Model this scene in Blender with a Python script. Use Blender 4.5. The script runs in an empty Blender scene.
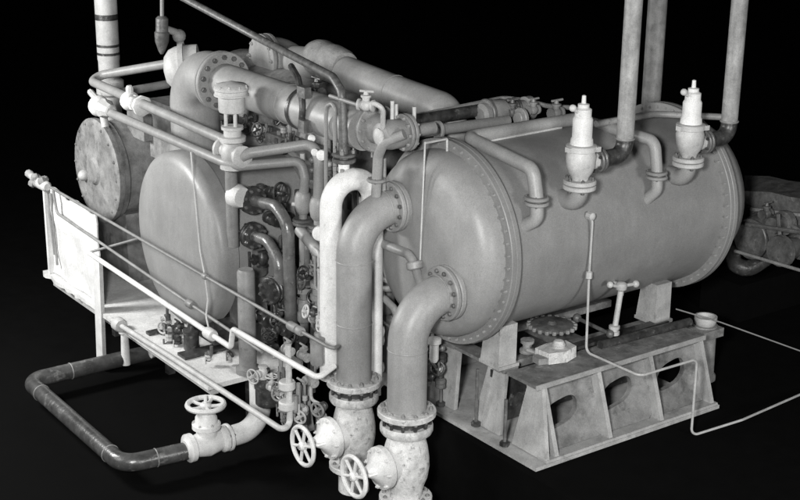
import bpy, math, random
from mathutils import Vector, Matrix
random.seed(7)
scene = bpy.context.scene
COL = scene.collection

# ------------------------------------------------------------------ camera, world, lamps
CAM = Vector((-5.25138, -5.66430, 3.88634))
_yaw, _pit, _rol = (math.radians(a) for a in (53.872, 18.143, -0.670))
_fw = Vector((math.cos(_yaw)*math.cos(_pit), math.sin(_yaw)*math.cos(_pit), -math.sin(_pit)))
_rt = Vector((math.sin(_yaw), -math.cos(_yaw), 0)); _dn = _fw.cross(_rt)
_c, _s = math.cos(_rol), math.sin(_rol)
RT = _c*_rt + _s*_dn; DN = -_s*_rt + _c*_dn; FW = _fw
cam_data = bpy.data.cameras.new('camera')
cam = bpy.data.objects.new('camera', cam_data); COL.objects.link(cam)
cam.matrix_world = Matrix(((RT.x, -DN.x, -FW.x, CAM.x), (RT.y, -DN.y, -FW.y, CAM.y), (RT.z, -DN.z, -FW.z, CAM.z), (0, 0, 0, 1)))
cam_data.sensor_width = 36; cam_data.lens = 1409.3/800*36; cam_data.clip_end = 200
scene.camera = cam

world = bpy.data.worlds.new('World'); scene.world = world; world.use_nodes = True
world.node_tree.nodes['Background'].inputs[0].default_value = (1, 1, .99, 1)
world.node_tree.nodes['Background'].inputs[1].default_value = 0.0055

def area(name, loc, target, size, power):
    d = bpy.data.lights.new(name, 'AREA'); d.shape = 'DISK'; d.size = size; d.energy = power
    d.color = (1, .998, .985)
    o = bpy.data.objects.new(name, d); COL.objects.link(o); o.location = loc
    o.rotation_euler = (Vector(target)-Vector(loc)).to_track_quat('-Z', 'Y').to_euler()
    return o
area('flood_lamp_key', (-5.7, -5.0, 4.0), (0, 1.7, .8), 0.7, 900)
area('flood_lamp_left', (-6.2, 3.2, 3.4), (-.6, 3.0, .5), 2.4, 130)
area('deck_fill_light', (-3.6, 5.2, 2.6), (-.8, 3.9, -.1), 1.0, 270)  # added unseen fill that brightens the white panel and deck
area('drum_fill_light', (-.4, -7.4, 2.3), (.9, 1.0, .9), 1.6, 330)  # added unseen fill that lifts the underside of the drum
scene.view_settings.view_transform = 'Standard'; scene.view_settings.look = 'None'
scene.view_settings.exposure = 0; scene.view_settings.gamma = 1

# ------------------------------------------------------------------ materials (all neutral greys of a black and white print)
MAT = {}
def material(key, lo, hi, rough=.5, metal=0.0, scale=7, detail=6, bump=.06, spots=None, spec=.4, speck=.15, streak=.05):
    m = bpy.data.materials.new(key); m.use_nodes = True; nt = m.node_tree; N = nt.nodes; L = nt.links
    b = N['Principled BSDF']; b.inputs['Metallic'].default_value = metal
    b.inputs['Specular IOR Level'].default_value = spec
    tc = N.new('ShaderNodeTexCoord'); n1 = N.new('ShaderNodeTexNoise'); n1.inputs['Scale'].default_value = scale
    n1.inputs['Detail'].default_value = detail; n1.inputs['Roughness'].default_value = .62
    L.new(tc.outputs['Object'], n1.inputs['Vector'])
    rp = N.new('ShaderNodeValToRGB'); e = rp.color_ramp.elements
    w = lambda v: (v, v, v*.992, 1)
    e[0].position = .33; e[0].color = w(lo); e[1].position = .68; e[1].color = w(hi)
    L.new(n1.outputs['Fac'], rp.inputs['Fac']); col = rp.outputs['Color']
    if spots:                                              # chips, rust marks and grime with a shape of their own
        n2 = N.new('ShaderNodeTexNoise'); n2.inputs['Scale'].default_value = spots[0]; n2.inputs['Detail'].default_value = 8; n2.inputs['Roughness'].default_value = .7
        L.new(tc.outputs['Object'], n2.inputs['Vector'])
        r2 = N.new('ShaderNodeValToRGB'); r2.color_ramp.elements[0].position = spots[1]; r2.color_ramp.elements[1].position = spots[1]+.16
        L.new(n2.outputs['Fac'], r2.inputs['Fac'])
        mx = N.new('ShaderNodeMixRGB'); L.new(r2.outputs['Color'], mx.inputs[0]); L.new(col, mx.inputs[1]); mx.inputs[2].default_value = w(spots[2])
        col = mx.outputs[0]
    ng = N.new('ShaderNodeTexNoise'); ng.inputs['Scale'].default_value = 170; ng.inputs['Detail'].default_value = 2
    L.new(tc.outputs['Object'], ng.inputs['Vector'])       # fine speckle of old sprayed paint
    gr = N.new('ShaderNodeMapRange'); gr.inputs[1].default_value = .3; gr.inputs[2].default_value = .7; gr.inputs[3].default_value = 1-speck; gr.inputs[4].default_value = 1+speck
    L.new(ng.outputs['Fac'], gr.inputs[0])
    mg = N.new('ShaderNodeMixRGB'); mg.blend_type = 'MULTIPLY'; mg.inputs[0].default_value = 1
    L.new(col, mg.inputs[1]); L.new(gr.outputs[0], mg.inputs[2]); col = mg.outputs[0]
    if streak:                                             # runs and brush marks down the paint
        mp = N.new('ShaderNodeMapping'); mp.inputs['Scale'].default_value = (9, 9, 1.1)
        ns = N.new('ShaderNodeTexNoise'); ns.inputs['Scale'].default_value = 3; ns.inputs['Detail'].default_value = 7; ns.inputs['Roughness'].default_value = .7
        L.new(tc.outputs['Object'], mp.inputs['Vector']); L.new(mp.outputs[0], ns.inputs['Vector'])
        sr = N.new('ShaderNodeMapRange'); sr.inputs[1].default_value = .36; sr.inputs[2].default_value = .64; sr.inputs[3].default_value = 1-streak; sr.inputs[4].default_value = 1+streak*.5
        L.new(ns.outputs['Fac'], sr.inputs[0])
        ms = N.new('ShaderNodeMixRGB'); ms.blend_type = 'MULTIPLY'; ms.inputs[0].default_value = 1
        L.new(col, ms.inputs[1]); L.new(sr.outputs[0], ms.inputs[2]); col = ms.outputs[0]
    oi = N.new('ShaderNodeObjectInfo'); mr = N.new('ShaderNodeMapRange'); mr.inputs[3].default_value = .9; mr.inputs[4].default_value = 1.08
    L.new(oi.outputs['Random'], mr.inputs[0])
    mu = N.new('ShaderNodeMixRGB'); mu.blend_type = 'MULTIPLY'; mu.inputs[0].default_value = 1
    L.new(col, mu.inputs[1]); L.new(mr.outputs[0], mu.inputs[2]); L.new(mu.outputs[0], b.inputs['Base Color'])
    rr = N.new('ShaderNodeMapRange'); rr.inputs[3].default_value = rough-.08; rr.inputs[4].default_value = rough+.12
    L.new(n1.outputs['Fac'], rr.inputs[0]); L.new(rr.outputs[0], b.inputs['Roughness'])
    n3 = N.new('ShaderNodeTexNoise'); n3.inputs['Scale'].default_value = 60; n3.inputs['Detail'].default_value = 5
    L.new(tc.outputs['Object'], n3.inputs['Vector'])
    bp = N.new('ShaderNodeBump'); bp.inputs['Strength'].default_value = bump*4; bp.inputs['Distance'].default_value = .004
    L.new(n3.outputs['Fac'], bp.inputs['Height']); L.new(bp.outputs[0], b.inputs['Normal'])
    nw = N.new('ShaderNodeTexNoise'); nw.inputs['Scale'].default_value = 4.5; nw.inputs['Detail'].default_value = 3   # slight unevenness of the plate
    L.new(tc.outputs['Object'], nw.inputs['Vector'])
    bw = N.new('ShaderNodeBump'); bw.inputs['Strength'].default_value = .5; bw.inputs['Distance'].default_value = .012
    L.new(nw.outputs['Fac'], bw.inputs['Height']); L.new(bp.outputs[0], bw.inputs['Normal']); L.new(bw.outputs[0], b.inputs['Normal'])
    MAT[key] = m
material('drum_paint', .185, .225, .42, bump=.035, scale=4, spots=(14, .66, .12), streak=.05)
material('pipe_paint', .195, .25, .43, bump=.035, scale=5, spots=(16, .66, .15), streak=.08)
material('mid_paint', .15, .23, .48, scale=9, spots=(14, .6, .08))
material('light_paint', .32, .44, .5, scale=9, spots=(14, .6, .18))
material('white_paint', .47, .6, .5, scale=8, spots=(13, .6, .3), bump=.05, streak=.06)
material('dirty_white', .34, .56, .55, scale=16, spots=(24, .54, .14), bump=.2)
material('dark_iron', .015, .05, .36, scale=16, spots=(22, .58, .2), bump=.14, spec=.6)
material('iron', .05, .12, .42, scale=14, spots=(20, .58, .22), bump=.12, spec=.5)
material('cast', .12, .25, .6, scale=8, spots=(9, .55, .07), bump=.16)
material('skid_paint', .24, .37, .6, scale=7, spots=(8, .57, .13), bump=.14)
material('skid_web', .09, .22, .6, scale=6, spots=(7, .54, .05), bump=.16)  # mottled dirt, plus shade inside the bays put into the darker tone
material('skid_deck', .08, .2, .6, scale=10, spots=(14, .56, .3), bump=.16)
material('stack_paint', .16, .3, .5, scale=11, spots=(12, .58, .12), bump=.1, streak=.18)
material('loop_paint', .03, .075, .3, scale=9, spots=(10, .58, .22), bump=.1, spec=.6)
material('gloss_iron', .07, .14, .27, scale=12, spots=(15, .58, .3), bump=.12, spec=.6)
material('panel_white', .5, .7, .55, scale=3.5, detail=9, spots=(9, .6, .3), bump=.15, streak=.1)
material('bright_steel', .45, .6, .32, metal=.6, scale=12)
material('black_ground', .0016, .0022, .9, bump=.02, spec=.05, speck=.02)

# ------------------------------------------------------------------ mesh building
def frame(axis):
    a = Vector(axis).normalized()
    u = a.cross(Vector((0, 0, 1))) if abs(a.z) < .95 else a.cross(Vector((1, 0, 0)))
    u.normalize(); return u, a.cross(u), a
X, Y, Z = Vector((1, 0, 0)), Vector((0, 1, 0)), Vector((0, 0, 1))
def V3(p): return Vector((p[0], p[1], p[2]))

def fillet(pts, bend, k=7):
    pts = [V3(p) for p in pts]; out = [pts[0]]
    for i in range(1, len(pts)-1):
        a, b, c = pts[i-1], pts[i], pts[i+1]
        d1 = (a-b); d2 = (c-b); l1, l2 = d1.length, d2.length; d1.normalize(); d2.normalize()
        ang = d1.angle(d2)
        if ang > 3.05: out.append(b); continue
        bd = bend[i-1] if isinstance(bend, (list, tuple)) else bend
        t = min(bd/math.tan(ang/2), l1*.49 if i > 1 else l1*.98, l2*.49 if i < len(pts)-2 else l2*.98)
        rr = t*math.tan(ang/2); cen = b+(d1+d2).normalized()*(rr/math.sin(ang/2))
        p0, p1 = b+d1*t-cen, b+d2*t-cen; th = p0.angle(p1); n = p0.cross(p1)
        if n.length < 1e-9: out.append(b); continue
        n.normalize(); steps = max(3, int(k*th/1.57)+1)
        for j in range(steps+1): out.append(cen+Matrix.Rotation(th*j/steps, 3, n) @ p0)
    out.append(pts[-1]); return out

class G:
    def __init__(s): s.v = []; s.f = []
    def ring(s, o, u, w, r, n):
        b = len(s.v)
        for i in range(n):
            t = 2*math.pi*i/n; s.v.append(o+u*(math.cos(t)*r)+w*(math.sin(t)*r))
        return b
    def skin(s, a, b, n):
        for i in range(n): s.f.append((a+i, a+(i+1) % n, b+(i+1) % n, b+i))
    def tube(s, pts, r, bend=.1, n=14, k=7, caps=True):
        path = fillet(pts, bend, k) if len(pts) > 2 else [V3(p) for p in pts]
        u, w, a = frame(path[1]-path[0]); prev = None; last = a
        for i, p in enumerate(path):
            t = (path[min(i+1, len(path)-1)]-path[max(i-1, 0)])
            if t.length < 1e-7: continue
            t.normalize(); q = last.rotation_difference(t); u = q @ u; w = q @ w; last = t
            rr = r if not isinstance(r, (list, tuple)) else r[0]+(r[1]-r[0])*i/(len(path)-1)
            b = s.ring(p, u, w, rr, n)
            if prev is None: first = b
            else: s.skin(prev, b, n)
            prev = b
        if caps: s.f.append(tuple(range(first+n-1, first-1, -1))); s.f.append(tuple(range(prev, prev+n)))
        return s
    def lathe(s, prof, o, axis, n=28, caps=True):           # prof: (radius, distance along axis)
        u, w, a = frame(axis); o = V3(o); prev = None
        for r, t in prof:
            b = s.ring(o+a*t, u, w, max(r, .0004), n)
            if prev is None: first = b
            else: s.skin(prev, b, n)
            prev = b
        if caps: s.f.append(tuple(range(first+n-1, first-1, -1))); s.f.append(tuple(range(prev, prev+n)))
        return s
    def disc(s, o, axis, r, th, n=28, bev=.006):
        bev = min(bev, th*.3)
        return s.lathe([(r-bev, -th/2), (r, -th/2+bev), (r, th/2-bev), (r-bev, th/2)], o, axis, n)
    def ball(s, o, r, axis=(0, 0, 1), n=14, sq=1.0):
        return s.lathe([(r*math.sin(math.pi*i/8), -r*sq*math.cos(math.pi*i/8)) for i in range(9)], o, axis, n)
    def torus(s, o, axis, R, r, n=28, m=8, squash=1):
        u, w, a = frame(axis); o = V3(o); rings = []
        for i in range(n):
            t = 2*math.pi*i/n; d = u*math.cos(t)+w*math.sin(t); rings.append(s.ring(o+d*R, d, a, r, m))
        for i in range(n): s.skin(rings[i], rings[(i+1) % n], m)
        return s
    def box(s, c, size, rot=None, taper=1.0):
        c = V3(c); b = len(s.v); hx, hy, hz = (d/2 for d in size)
        for z in (-1, 1):
            k = taper if z > 0 else 1
            for x, y in ((-1, -1), (1, -1), (1, 1), (-1, 1)):
                p = Vector((x*hx*k, y*hy*k, z*hz)); s.v.append(c+(rot @ p if rot else p))
        s.f += [tuple(b+i for i in q) for q in ((3, 2, 1, 0), (4, 5, 6, 7), (0, 1, 5, 4), (1, 2, 6, 5), (2, 3, 7, 6), (3, 0, 4, 7))]
        return s
    def prism(s, poly, off):                                # a polygon of 3-D points given thickness by the vector off
        b = len(s.v); n = len(poly); off = V3(off)
        s.v += [V3(p) for p in poly]; s.v += [V3(p)+off for p in poly]
        s.f.append(tuple(range(b+n-1, b-1, -1))); s.f.append(tuple(range(b+n, b+2*n)))
        for i in range(n): j = (i+1) % n; s.f.append((b+i, b+j, b+n+j, b+n+i))
        return s
    def bolts(s, o, axis, R, nb, r=.012, h=.016, ph=0.0, both=None):   # hexagon heads on a bolt circle
        u, w, a = frame(axis); o = V3(o)
        for i in range(nb):
            t = 2*math.pi*(i+ph)/nb; p = o+(u*math.cos(t)+w*math.sin(t))*R
            rr = r*random.uniform(.86, 1.1); hh = h*random.uniform(.75, 1.3)
            s.lathe([(rr, 0), (rr, hh*.7), (rr*.55, hh*.75), (rr*.5, hh*1.15)], p, Vector(axis)+u*random.uniform(-.05, .05), 6)
            if both is not None: s.lathe([(r, 0), (r, h*.8), (r*.8, h)], p-a*both, -a, 6)
        return s
    def wheel(s, o, axis, R, r=.014, spokes=5, dish=.0):
        s.torus(o, axis, R, r, 30, 8); u, w, a = frame(axis); o = V3(o); hub = o-a*dish
        s.lathe([(r*1.6, -.02), (r*2.2, -.012), (r*2.2, .012), (r*1.4, .026)], hub, axis, 12)
        for i in range(spokes):
            t = 2*math.pi*(i+.3)/spokes; d = u*math.cos(t)+w*math.sin(t)
            s.tube([hub+d*r*1.5, hub+d*R*.6, o+d*R], r*.72, .05, 8, 3, False)
        return s

WL = {}
def link(name, me, loc, parent):
    o = bpy.data.objects.new(name, me); COL.objects.link(o)
    if parent is not None: o.parent = parent; WL[o.name] = WL[parent.name]
    else: o.location = loc; WL[o.name] = Vector(loc)
    return o
def mesh(name, g, mat, org, sharp=38):
    me = bpy.data.meshes.new(name)
    me.from_pydata([tuple(v-org) for v in g.v], [], g.f)
    me.polygons.foreach_set('use_smooth', [True]*len(me.polygons)); me.update()
    me.set_sharp_from_angle(angle=math.radians(sharp)); me.materials.append(MAT[mat])
    return me
def thing(name, label, cat, loc, group=None):
    o = link(name, None, V3(loc), None); o.empty_display_size = .05
    o['label'] = label; o['category'] = cat
    if group: o['group'] = group
    return o
def part(name, g, mat, parent, kind=None, label=None):
    o = link(name, mesh(name, g, mat, WL[parent.name]), None, parent)
    if kind: o['kind'] = kind
    if label: o['label'] = label
    return o
def solo(name, g, mat, label, cat, group=None):
    lo = min(g.v, key=lambda v: v.z)
    o = link(name, mesh(name, g, mat, lo), lo.copy(), None); o['label'] = label; o['category'] = cat
    if group: o['group'] = group
    return o
def structure(name, g, mat):
    o = link(name, mesh(name, g, mat, Vector((0, 0, 0))), Vector((0, 0, 0)), None); o['kind'] = 'structure'; return o

def add_flange(t, o, axis, r, th, mat, nb=8, bolt_mat='iron', br=.011, both=True, name='flange', n=28):
    f = part(name, G().disc(o, axis, r, th, n), mat, t)
    a = Vector(axis).normalized()
    part('bolts', G().bolts(V3(o)+a*(th/2-.002), axis, r*.82, nb, br, br*1.3, .5, th-.004 if both else None), bolt_mat, f, 'stuff')
    return f
def pipe(name, label, cat, pts, r, bend=.1, mat='pipe_paint', flanges=(), seams=(), n=16, group=None, k=8, collars=()):
    # flanges: (point, axis, radius, thickness[, bolts]); seams: (point, axis) weld beads; collars: (point, axis, radius, length)
    t = thing(name, label, cat, min((V3(p) for p in pts), key=lambda p: p.z), group)
    part('tube', G().tube(pts, r, bend, n, k), mat, t)
    for f in flanges: add_flange(t, f[0], f[1], f[2], f[3], f[5] if len(f) > 5 else mat, f[4] if len(f) > 4 else 8, br=f[2]*.085)
    for o, a in seams: part('weld_seam', G().torus(o, a, r, .004, max(20, n), 6), mat, t)
    for o, a, cr, ln in collars: part('coupling', G().lathe([(cr*.86, -ln/2), (cr, -ln*.35), (cr, ln*.35), (cr*.86, ln/2)], o, a, 14), mat, t)
    return t

# ------------------------------------------------------------------ setting: black floor with a pit along the machine's front
structure('floor', G().prism([(-.14, -30, -.006), (40, -30, -.006), (40, 1.72, -.006), (-.14, 1.72, -.006)], (0, 0, -.6)), 'black_ground')
structure('pit_floor', G().prism([(-40, -30, -.62), (40, -30, -.62), (40, 60, -.62), (-40, 60, -.62)], (0, 0, -.1)), 'black_ground')

# ------------------------------------------------------------------ condenser drum
AY, AZ = .9, 1.213
t = thing('condenser_drum', 'huge grey horizontal drum with bolted rim and two elbow pipes on its end', 'drum', (.86, AY, .55))
part('shell', G().lathe([(.59, -.03), (.59, .6), (.5905, 1.2), (.59, 1.77)], (0, AY, AZ), X, 72, False), 'drum_paint', t)
hd = part('front_head', G().lathe([(.588, -.02), (.588, .02), (.586, .06), (.575, .1), (.552, .138), (.515, .166), (.465, .183), (.39, .194), (.3, .203), (.2, .21), (.1, .214), (.01, .215)],
     (-.115, AY, AZ), -X, 88), 'drum_paint', t)
def rim(name, x0):                                         # two clamped rings, nuts on both faces
    f = part(name, G().lathe([(.58, 0), (.646, 0), (.65, .004), (.65, .032), (.646, .035), (.646, .038), (.65, .041), (.65, .069), (.646, .073), (.58, .073)],
         (x0, AY, AZ), X, 96, False), 'drum_paint', t)
    part('bolts', G().bolts((x0, AY, AZ), -X, .62, 52, .0115, .012).bolts((x0+.073, AY, AZ), X, .62, 52, .0115, .012), 'drum_paint', f, 'stuff')
rim('front_flange', -.118)
rim('rear_flange', 1.765)
part('rear_head', G().lathe([(.572, 0), (.565, .1), (.51, .2), (.39, .26), (.2, .285), (.01, .29)], (1.86, AY, AZ), X, 60), 'drum_paint', t)
for sx in (.06, 1.42):                                     # saddles between the drum and the skid
    for yy in (.55, 1.25):
        top = AZ-math.sqrt(.59**2-(abs(yy-AY)-.02)**2)
        sd = part('saddle', G().prism([(sx-.078, yy-.09, .499), (sx-.06, yy-.07, top+.03), (sx-.06, yy+.07, top+.03), (sx-.078, yy+.09, .499)], (.14, 0, 0)), 'skid_paint', t)
        part('foot_plate', G().prism([(sx-.08, yy-.1, .477), (sx+.08, yy-.1, .477), (sx+.08, yy+.1, .477), (sx-.08, yy+.1, .477)], (0, 0, .022)), 'skid_paint', sd)

# pressure tap frame standing in front of the drum's head
g = G().tube([Vector((-0.340, 0.825, 1.889)), Vector((-0.340, 0.855, 1.136))], .0055, n=8)
g.tube([Vector((-0.340, 0.825, 1.889)), Vector((-0.130, 0.883, 1.874)), Vector((-0.130, 0.880, 1.787))], .0075, .008, n=8)
solo('thin_rod', g, 'light_paint', 'thin upright wire rod hooked over the drum rim in front of its end', 'rod')

# ------------------------------------------------------------------ the two elbow pipes and their valves
pipe('elbow_pipe', 'tall grey elbow pipe, the farther and higher of two leaving the drum end', 'pipe',
     [(-.30, 1.124, 1.427), (-.644, 1.124, 1.427), (-.644, 1.124, .345)], .111, .27, 'pipe_paint',
     [((-.335, 1.124, 1.427), X, .158, .035, 12), ((-.372, 1.124, 1.427), X, .158, .03, 12)],
     [((-.644, 1.124, 1.13), Z), ((-.644, 1.124, .72), Z), ((-.43, 1.124, 1.427), X)], 36, None, 14)
pipe('elbow_pipe', 'shorter grey elbow pipe, the nearer and lower of two leaving the drum end', 'pipe',
     [(-.27, .603, 1.012), (-.612, .603, 1.012), (-.612, .603, .325)], .12, .27, 'pipe_paint',
     [((-.318, .603, 1.012), X, .17, .035, 12), ((-.356, .603, 1.012), X, .17, .03, 12)],
     [((-.612, .603, .715), Z), ((-.40, .603, 1.012), X)], 36, None, 14)

def big_valve(label, x, y, z, s=1.0):
    t = thing('stop_valve', label, 'valve', (x, y, -.62), 'white stop valves under the elbow pipes')
    o = Vector((x, y, 0))
    add_flange(t, o+Z*z, Z, .174*s, .04, 'dirty_white', 12, 'cast', .015)
    part('gasket_gap', G().lathe([(.125*s, 0), (.125*s, .06)], o+Z*(z-.07), Z, 24, False), 'dark_iron', t)
    st_ = G()
    for i in range(12):
        a_ = 2*math.pi*(i+.5)/12; st_.tube([o+Vector((math.cos(a_)*.14*s, math.sin(a_)*.14*s, z-.085)), o+Vector((math.cos(a_)*.14*s, math.sin(a_)*.14*s, z-.01))], .011, n=6)
    part('studs', st_, 'dark_iron', t, 'stuff')
    part('lower_ring', G().lathe([(.12*s, -.05), (.15*s, -.046), (.158*s, -.03), (.158*s, .0), (.15*s, .012), (.12*s, .012)], o+Z*(z-.085), Z, 32), 'dirty_white', t)
    bt = z-.14
    part('body', G().lathe([(.1*s, 0), (.112*s, .03), (.128*s, .09), (.138*s, .16), (.14*s, .22), (.13*s, .29), (.112*s, .34), (.1*s, .39), (.1*s, .62)], o+Z*bt, -Z, 36), 'dirty_white', t)
    add_flange(t, o+Z*(bt-.44), Z, .16*s, .04, 'white_paint', 12, 'cast', .014, name='lower_flange')
    c = o+Z*(-.02)
    bn = part('bonnet', G().lathe([(.10, .08), (.112, .16), (.135, .165), (.135, .2), (.115, .205), (.085, .23), (.05, .26), (.03, .3)], c, -X, 28), 'white_paint', t)
    part('bolts', G().bolts(c-X*.2, -X, .118, 8, .013, .02), 'white_paint', bn, 'stuff')
    yk = G()
    for sgn in (-1, 1): yk.tube([c-X*.2+Y*.05*sgn, c-X*.31+Y*.045*sgn, c-X*.335], .012, .03, 8)
    part('yoke', yk, 'white_paint', t)
    part('stem', G().tube([c-X*.25, c-X*.42], .012, n=10), 'bright_steel', t)
    part('handwheel', G().wheel(c-X*.385, -X, .125, .0145, 6, .0), 'white_paint', t)
    return t
big_valve('white stop valve with handwheel under the taller elbow pipe', -.644, 1.124, .325)
big_valve('white stop valve with handwheel under the shorter elbow pipe, cut by the bottom edge', -.612, .603, .305, 1.03)

# ------------------------------------------------------------------ skid under the drum
SL, SW, SH = 1.51, 1.70, .475
t = thing('base_skid', 'pale welded steel skid with three bays of oval holes under the drum', 'skid', (.75, .85, 0))
part('base_plate', G().box((.715, SW/2, .012), (1.61, SW, .024)), 'skid_paint', t)
def side_y(z): return .012+.155*z/SH
ribs = [.085, .535, .99, 1.46]
RT_ = .032
for rx in ribs:                                            # thin upright ribs of the sloping side
    part('rib', G().prism([(rx, side_y(.02), .025), (rx, side_y(SH), SH-.022), (rx, side_y(SH)+.16, SH-.022), (rx, side_y(.02)+.16, .025)], (RT_, 0, 0)), 'skid_paint', t)
part('bottom_rail', G().prism([(.0, .004, .025), (.0, .09, .025), (.0, .09, .04), (.0, .01, .04)], (SL, 0, 0)), 'skid_paint', t)
part('top_rail', G().prism([(.02, side_y(SH)-.012, SH-.022), (.02, .42, SH-.022), (.02, .42, SH), (.02, side_y(SH)-.012, SH)], (SL-.03, 0, 0)), 'skid_deck', t)
part('top_edge', G().prism([(.02, side_y(SH)-.02, SH-.03), (.02, side_y(SH)-.0125, SH-.03), (.02, side_y(SH)-.0125, SH+.002), (.02, side_y(SH)-.02, SH+.002)], (SL-.03, 0, 0)), 'skid_paint', t)
for i in range(3):                                         # recessed web plates, each with an oval hole
    x0, x1 = ribs[i]+RT_-.001, ribs[i+1]+.001
    g = G(); n = 32; cx, cz = (x0+x1)/2-.05+.035*i, .205+.01*i; hx, hz = .15-.008*i, .085
    hole, rim_ = [], []
    for j in range(n):
        a = 2*math.pi*j/n; c_, s_ = math.cos(a), math.sin(a)
        sh = .45*hz*c_
        hole.append((cx+hx*math.copysign(abs(c_)**.75, c_), cz+sh+hz*math.copysign(abs(s_)**.8, s_)*(1 if s_ > 0 else .75)))
        k = min((x1-cx if c_ > 0 else cx-x0)/max(abs(c_), 1e-6), ((SH-.022)-cz if s_ > 0 else cz-.03)/max(abs(s_), 1e-6))
        rim_.append((cx+c_*k, cz+s_*k))
    mid_ = [((r_[0]+h_[0])/2, (r_[1]+h_[1])/2) for r_, h_ in zip(rim_, hole)]
    for ring_, dy_ in ((rim_, .07), (mid_, .115), (hole, .125), (hole, .16)):
        for (a, b) in ring_: g.v.append(Vector((a, side_y(b)+dy_, b)))
    for q_ in range(3):
        for j in range(n):
            k = (j+1) % n; g.f.append((q_*n+j, q_*n+k, q_*n+n+k, q_*n+n+j))
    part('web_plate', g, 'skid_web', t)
for (yy_, zz_) in ((.58, .44), (1.05, .44)): part('deck_beam', G().box((.77, yy_, zz_), (1.42, .07, .05)), 'skid_deck', t)
part('deck_channel', G().box((.95, .47, SH+.012), (1.0, .07, .02)), 'dark_iron', t)
part('inner_shade_sheet', G().box((.76, .62, .22), (1.4, .02, .38)), 'dark_iron', t)  # dark colour stands in for the shade inside the skid
part('rear_beam', G().box((.755, SW-.12, .25), (SL, .2, .44)), 'skid_deck', t)
# end gussets facing the elbow pipes
def gusset(y0, y1, y2, y3, xo, m='skid_paint'):
    part('end_gusset', G().prism([(xo-.03, y0, .031), (xo-.03, y1, .031), (xo+.04, y2, SH-.025), (xo+.04, y3, SH-.025)], (.03, 0, 0)), m, t)
gusset(.012, .33, .28, .155, .03)
gusset(.46, .72, .66, .50, .035)
gusset(.92, 1.2, 1.12, .97, .035)
part('end_rail', G().box((.075, 1.05, SH-.012), (.12, 1.2, .022)), 'skid_deck', t)
part('cross_beam', G().box((.8, .9, SH-.07), (.16, 1.1, .06)), 'iron', t)
for (rx, ry, zt) in ((.0, 1.03, .42), (.0, .66, .42), (-.035, .335, .34)):
    rd = part('anchor_rod', G().tube([(rx-.02, ry, .03), (rx-.02, ry, zt)], .0115, n=10), 'iron', t)
    part('nut', G().lathe([(.032, 0), (.032, .024), (.026, .028)], (rx-.02, ry, .031), Z, 6), 'dark_iron', rd)

# things standing on the skid's deck
c = Vector((0.402, 0.403, 0.545))
t = thing('white_block', 'small white lumpy block lying on the skid deck under the drum', 'block', c-Z*.065)
part('block', G().prism([c+Vector((-.1, -.05, -.066)), c+Vector((.02, -.085, -.066)), c+Vector((.13, -.05, -.066)), c+Vector((.14, .06, -.066)), c+Vector((.0, .09, -.066)), c+Vector((-.11, .07, -.066))], (.005, .01, .07)), 'dirty_white', t)
part('lug', G().lathe([(.04, 0), (.045, .02), (.03, .045), (.012, .05)], c+Vector((.03, .01, .003)), Z, 10), 'dirty_white', t)
part('lip', G().prism([c+Vector((-.16, -.02, -.066)), c+Vector((-.1, -.04, -.066)), c+Vector((-.1, .06, -.066)), c+Vector((-.15, .05, -.066))], (0, 0, .04)), 'cast', t)
solo('deck_fitting', G().lathe([(.05, 0), (.05, .02), (.03, .03), (.03, .06), (.045, .065), (.045, .085)], Vector((0.308, 0.570, 0.490)), Z, 12).tube([Vector((0.281, 0.540, 0.520)), Vector((0.342, 0.437, 0.500))], .016, n=8), 'cast', 'small mottled fitting on the skid deck corner left of the white block', 'fitting')
solo('deck_bar', G().tube([Vector((0.758, 0.376, 0.500)), Vector((1.547, 0.335, 0.500))], .03, n=10), 'dark_iron', 'dark round bar lying along the skid deck', 'bar')
c = Vector((0.634, 0.703, 0.560))
t = thing('toothed_handwheel', 'flat dark toothed wheel lying under the drum above the white block', 'handwheel', c-Z*.05)
g = G(); n = 44
g.lathe([(.135, -.012), (.145, -.008), (.145, .008), (.135, .012)], c, Z, 40)
part('disc', g, 'iron', t)
g = G()
for i in range(20):
    a = 2*math.pi*i/20; d = Vector((math.cos(a), math.sin(a), 0)); g.lathe([(.014, -.012), (.016, 0), (.014, .012)], c+d*.152, Z, 8)
part('teeth', g, 'mid_paint', t, 'stuff')
part('hub', G().lathe([(.035, -.05), (.035, .015), (.02, .03)], c, Z, 12), 'iron', t)
p0, p1 = Vector((0.785, 0.629, 0.600)), Vector((0.764, 0.298, 0.600))
solo('link_rod', G().tube([p0, p1], .013, n=10).ball(p0, .03).ball(p1, .026), 'iron', 'short rod with ball ends leading to the drain valve under the drum', 'rod')
# drain valve below the drum
dv = Vector((0.870, 0.405, 0.892))
t = thing('drain_valve', 'small grey drain valve with cross handle hanging below the drum side', 'valve', dv-Z*.3)
b0 = dv-Y*.075
part('inlet', G().tube([dv+Y*.03, b0, b0-Z*.06], .018, .03, 10), 'light_paint', t)
part('body', G().lathe([(.018, 0), (.034, .01), (.038, .03), (.034, .05), (.02, .06)], b0+Z*.03, -Z, 12), 'light_paint', t)
part('drain_tube', G().tube([b0-Z*.02, Vector((0.821, 0.320, 0.587))], .0185, n=12), 'light_paint', t)
part('lower_union', G().lathe([(.02, -.03), (.036, -.022), (.036, .0), (.026, .004), (.026, .014), (.036, .018), (.036, .036), (.02, .04)], Vector((0.820, 0.320, 0.601)), Z, 10), 'light_paint', t)
part('cross_handle', G().tube([b0+X*.02, b0+X*.13-Z*.01], .011, n=8).tube([b0-X*.02, b0-X*.10+Z*.03], .011, n=8).ball(b0+X*.13-Z*.01, .024).ball(b0-X*.1+Z*.03, .022), 'light_paint', t)

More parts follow.
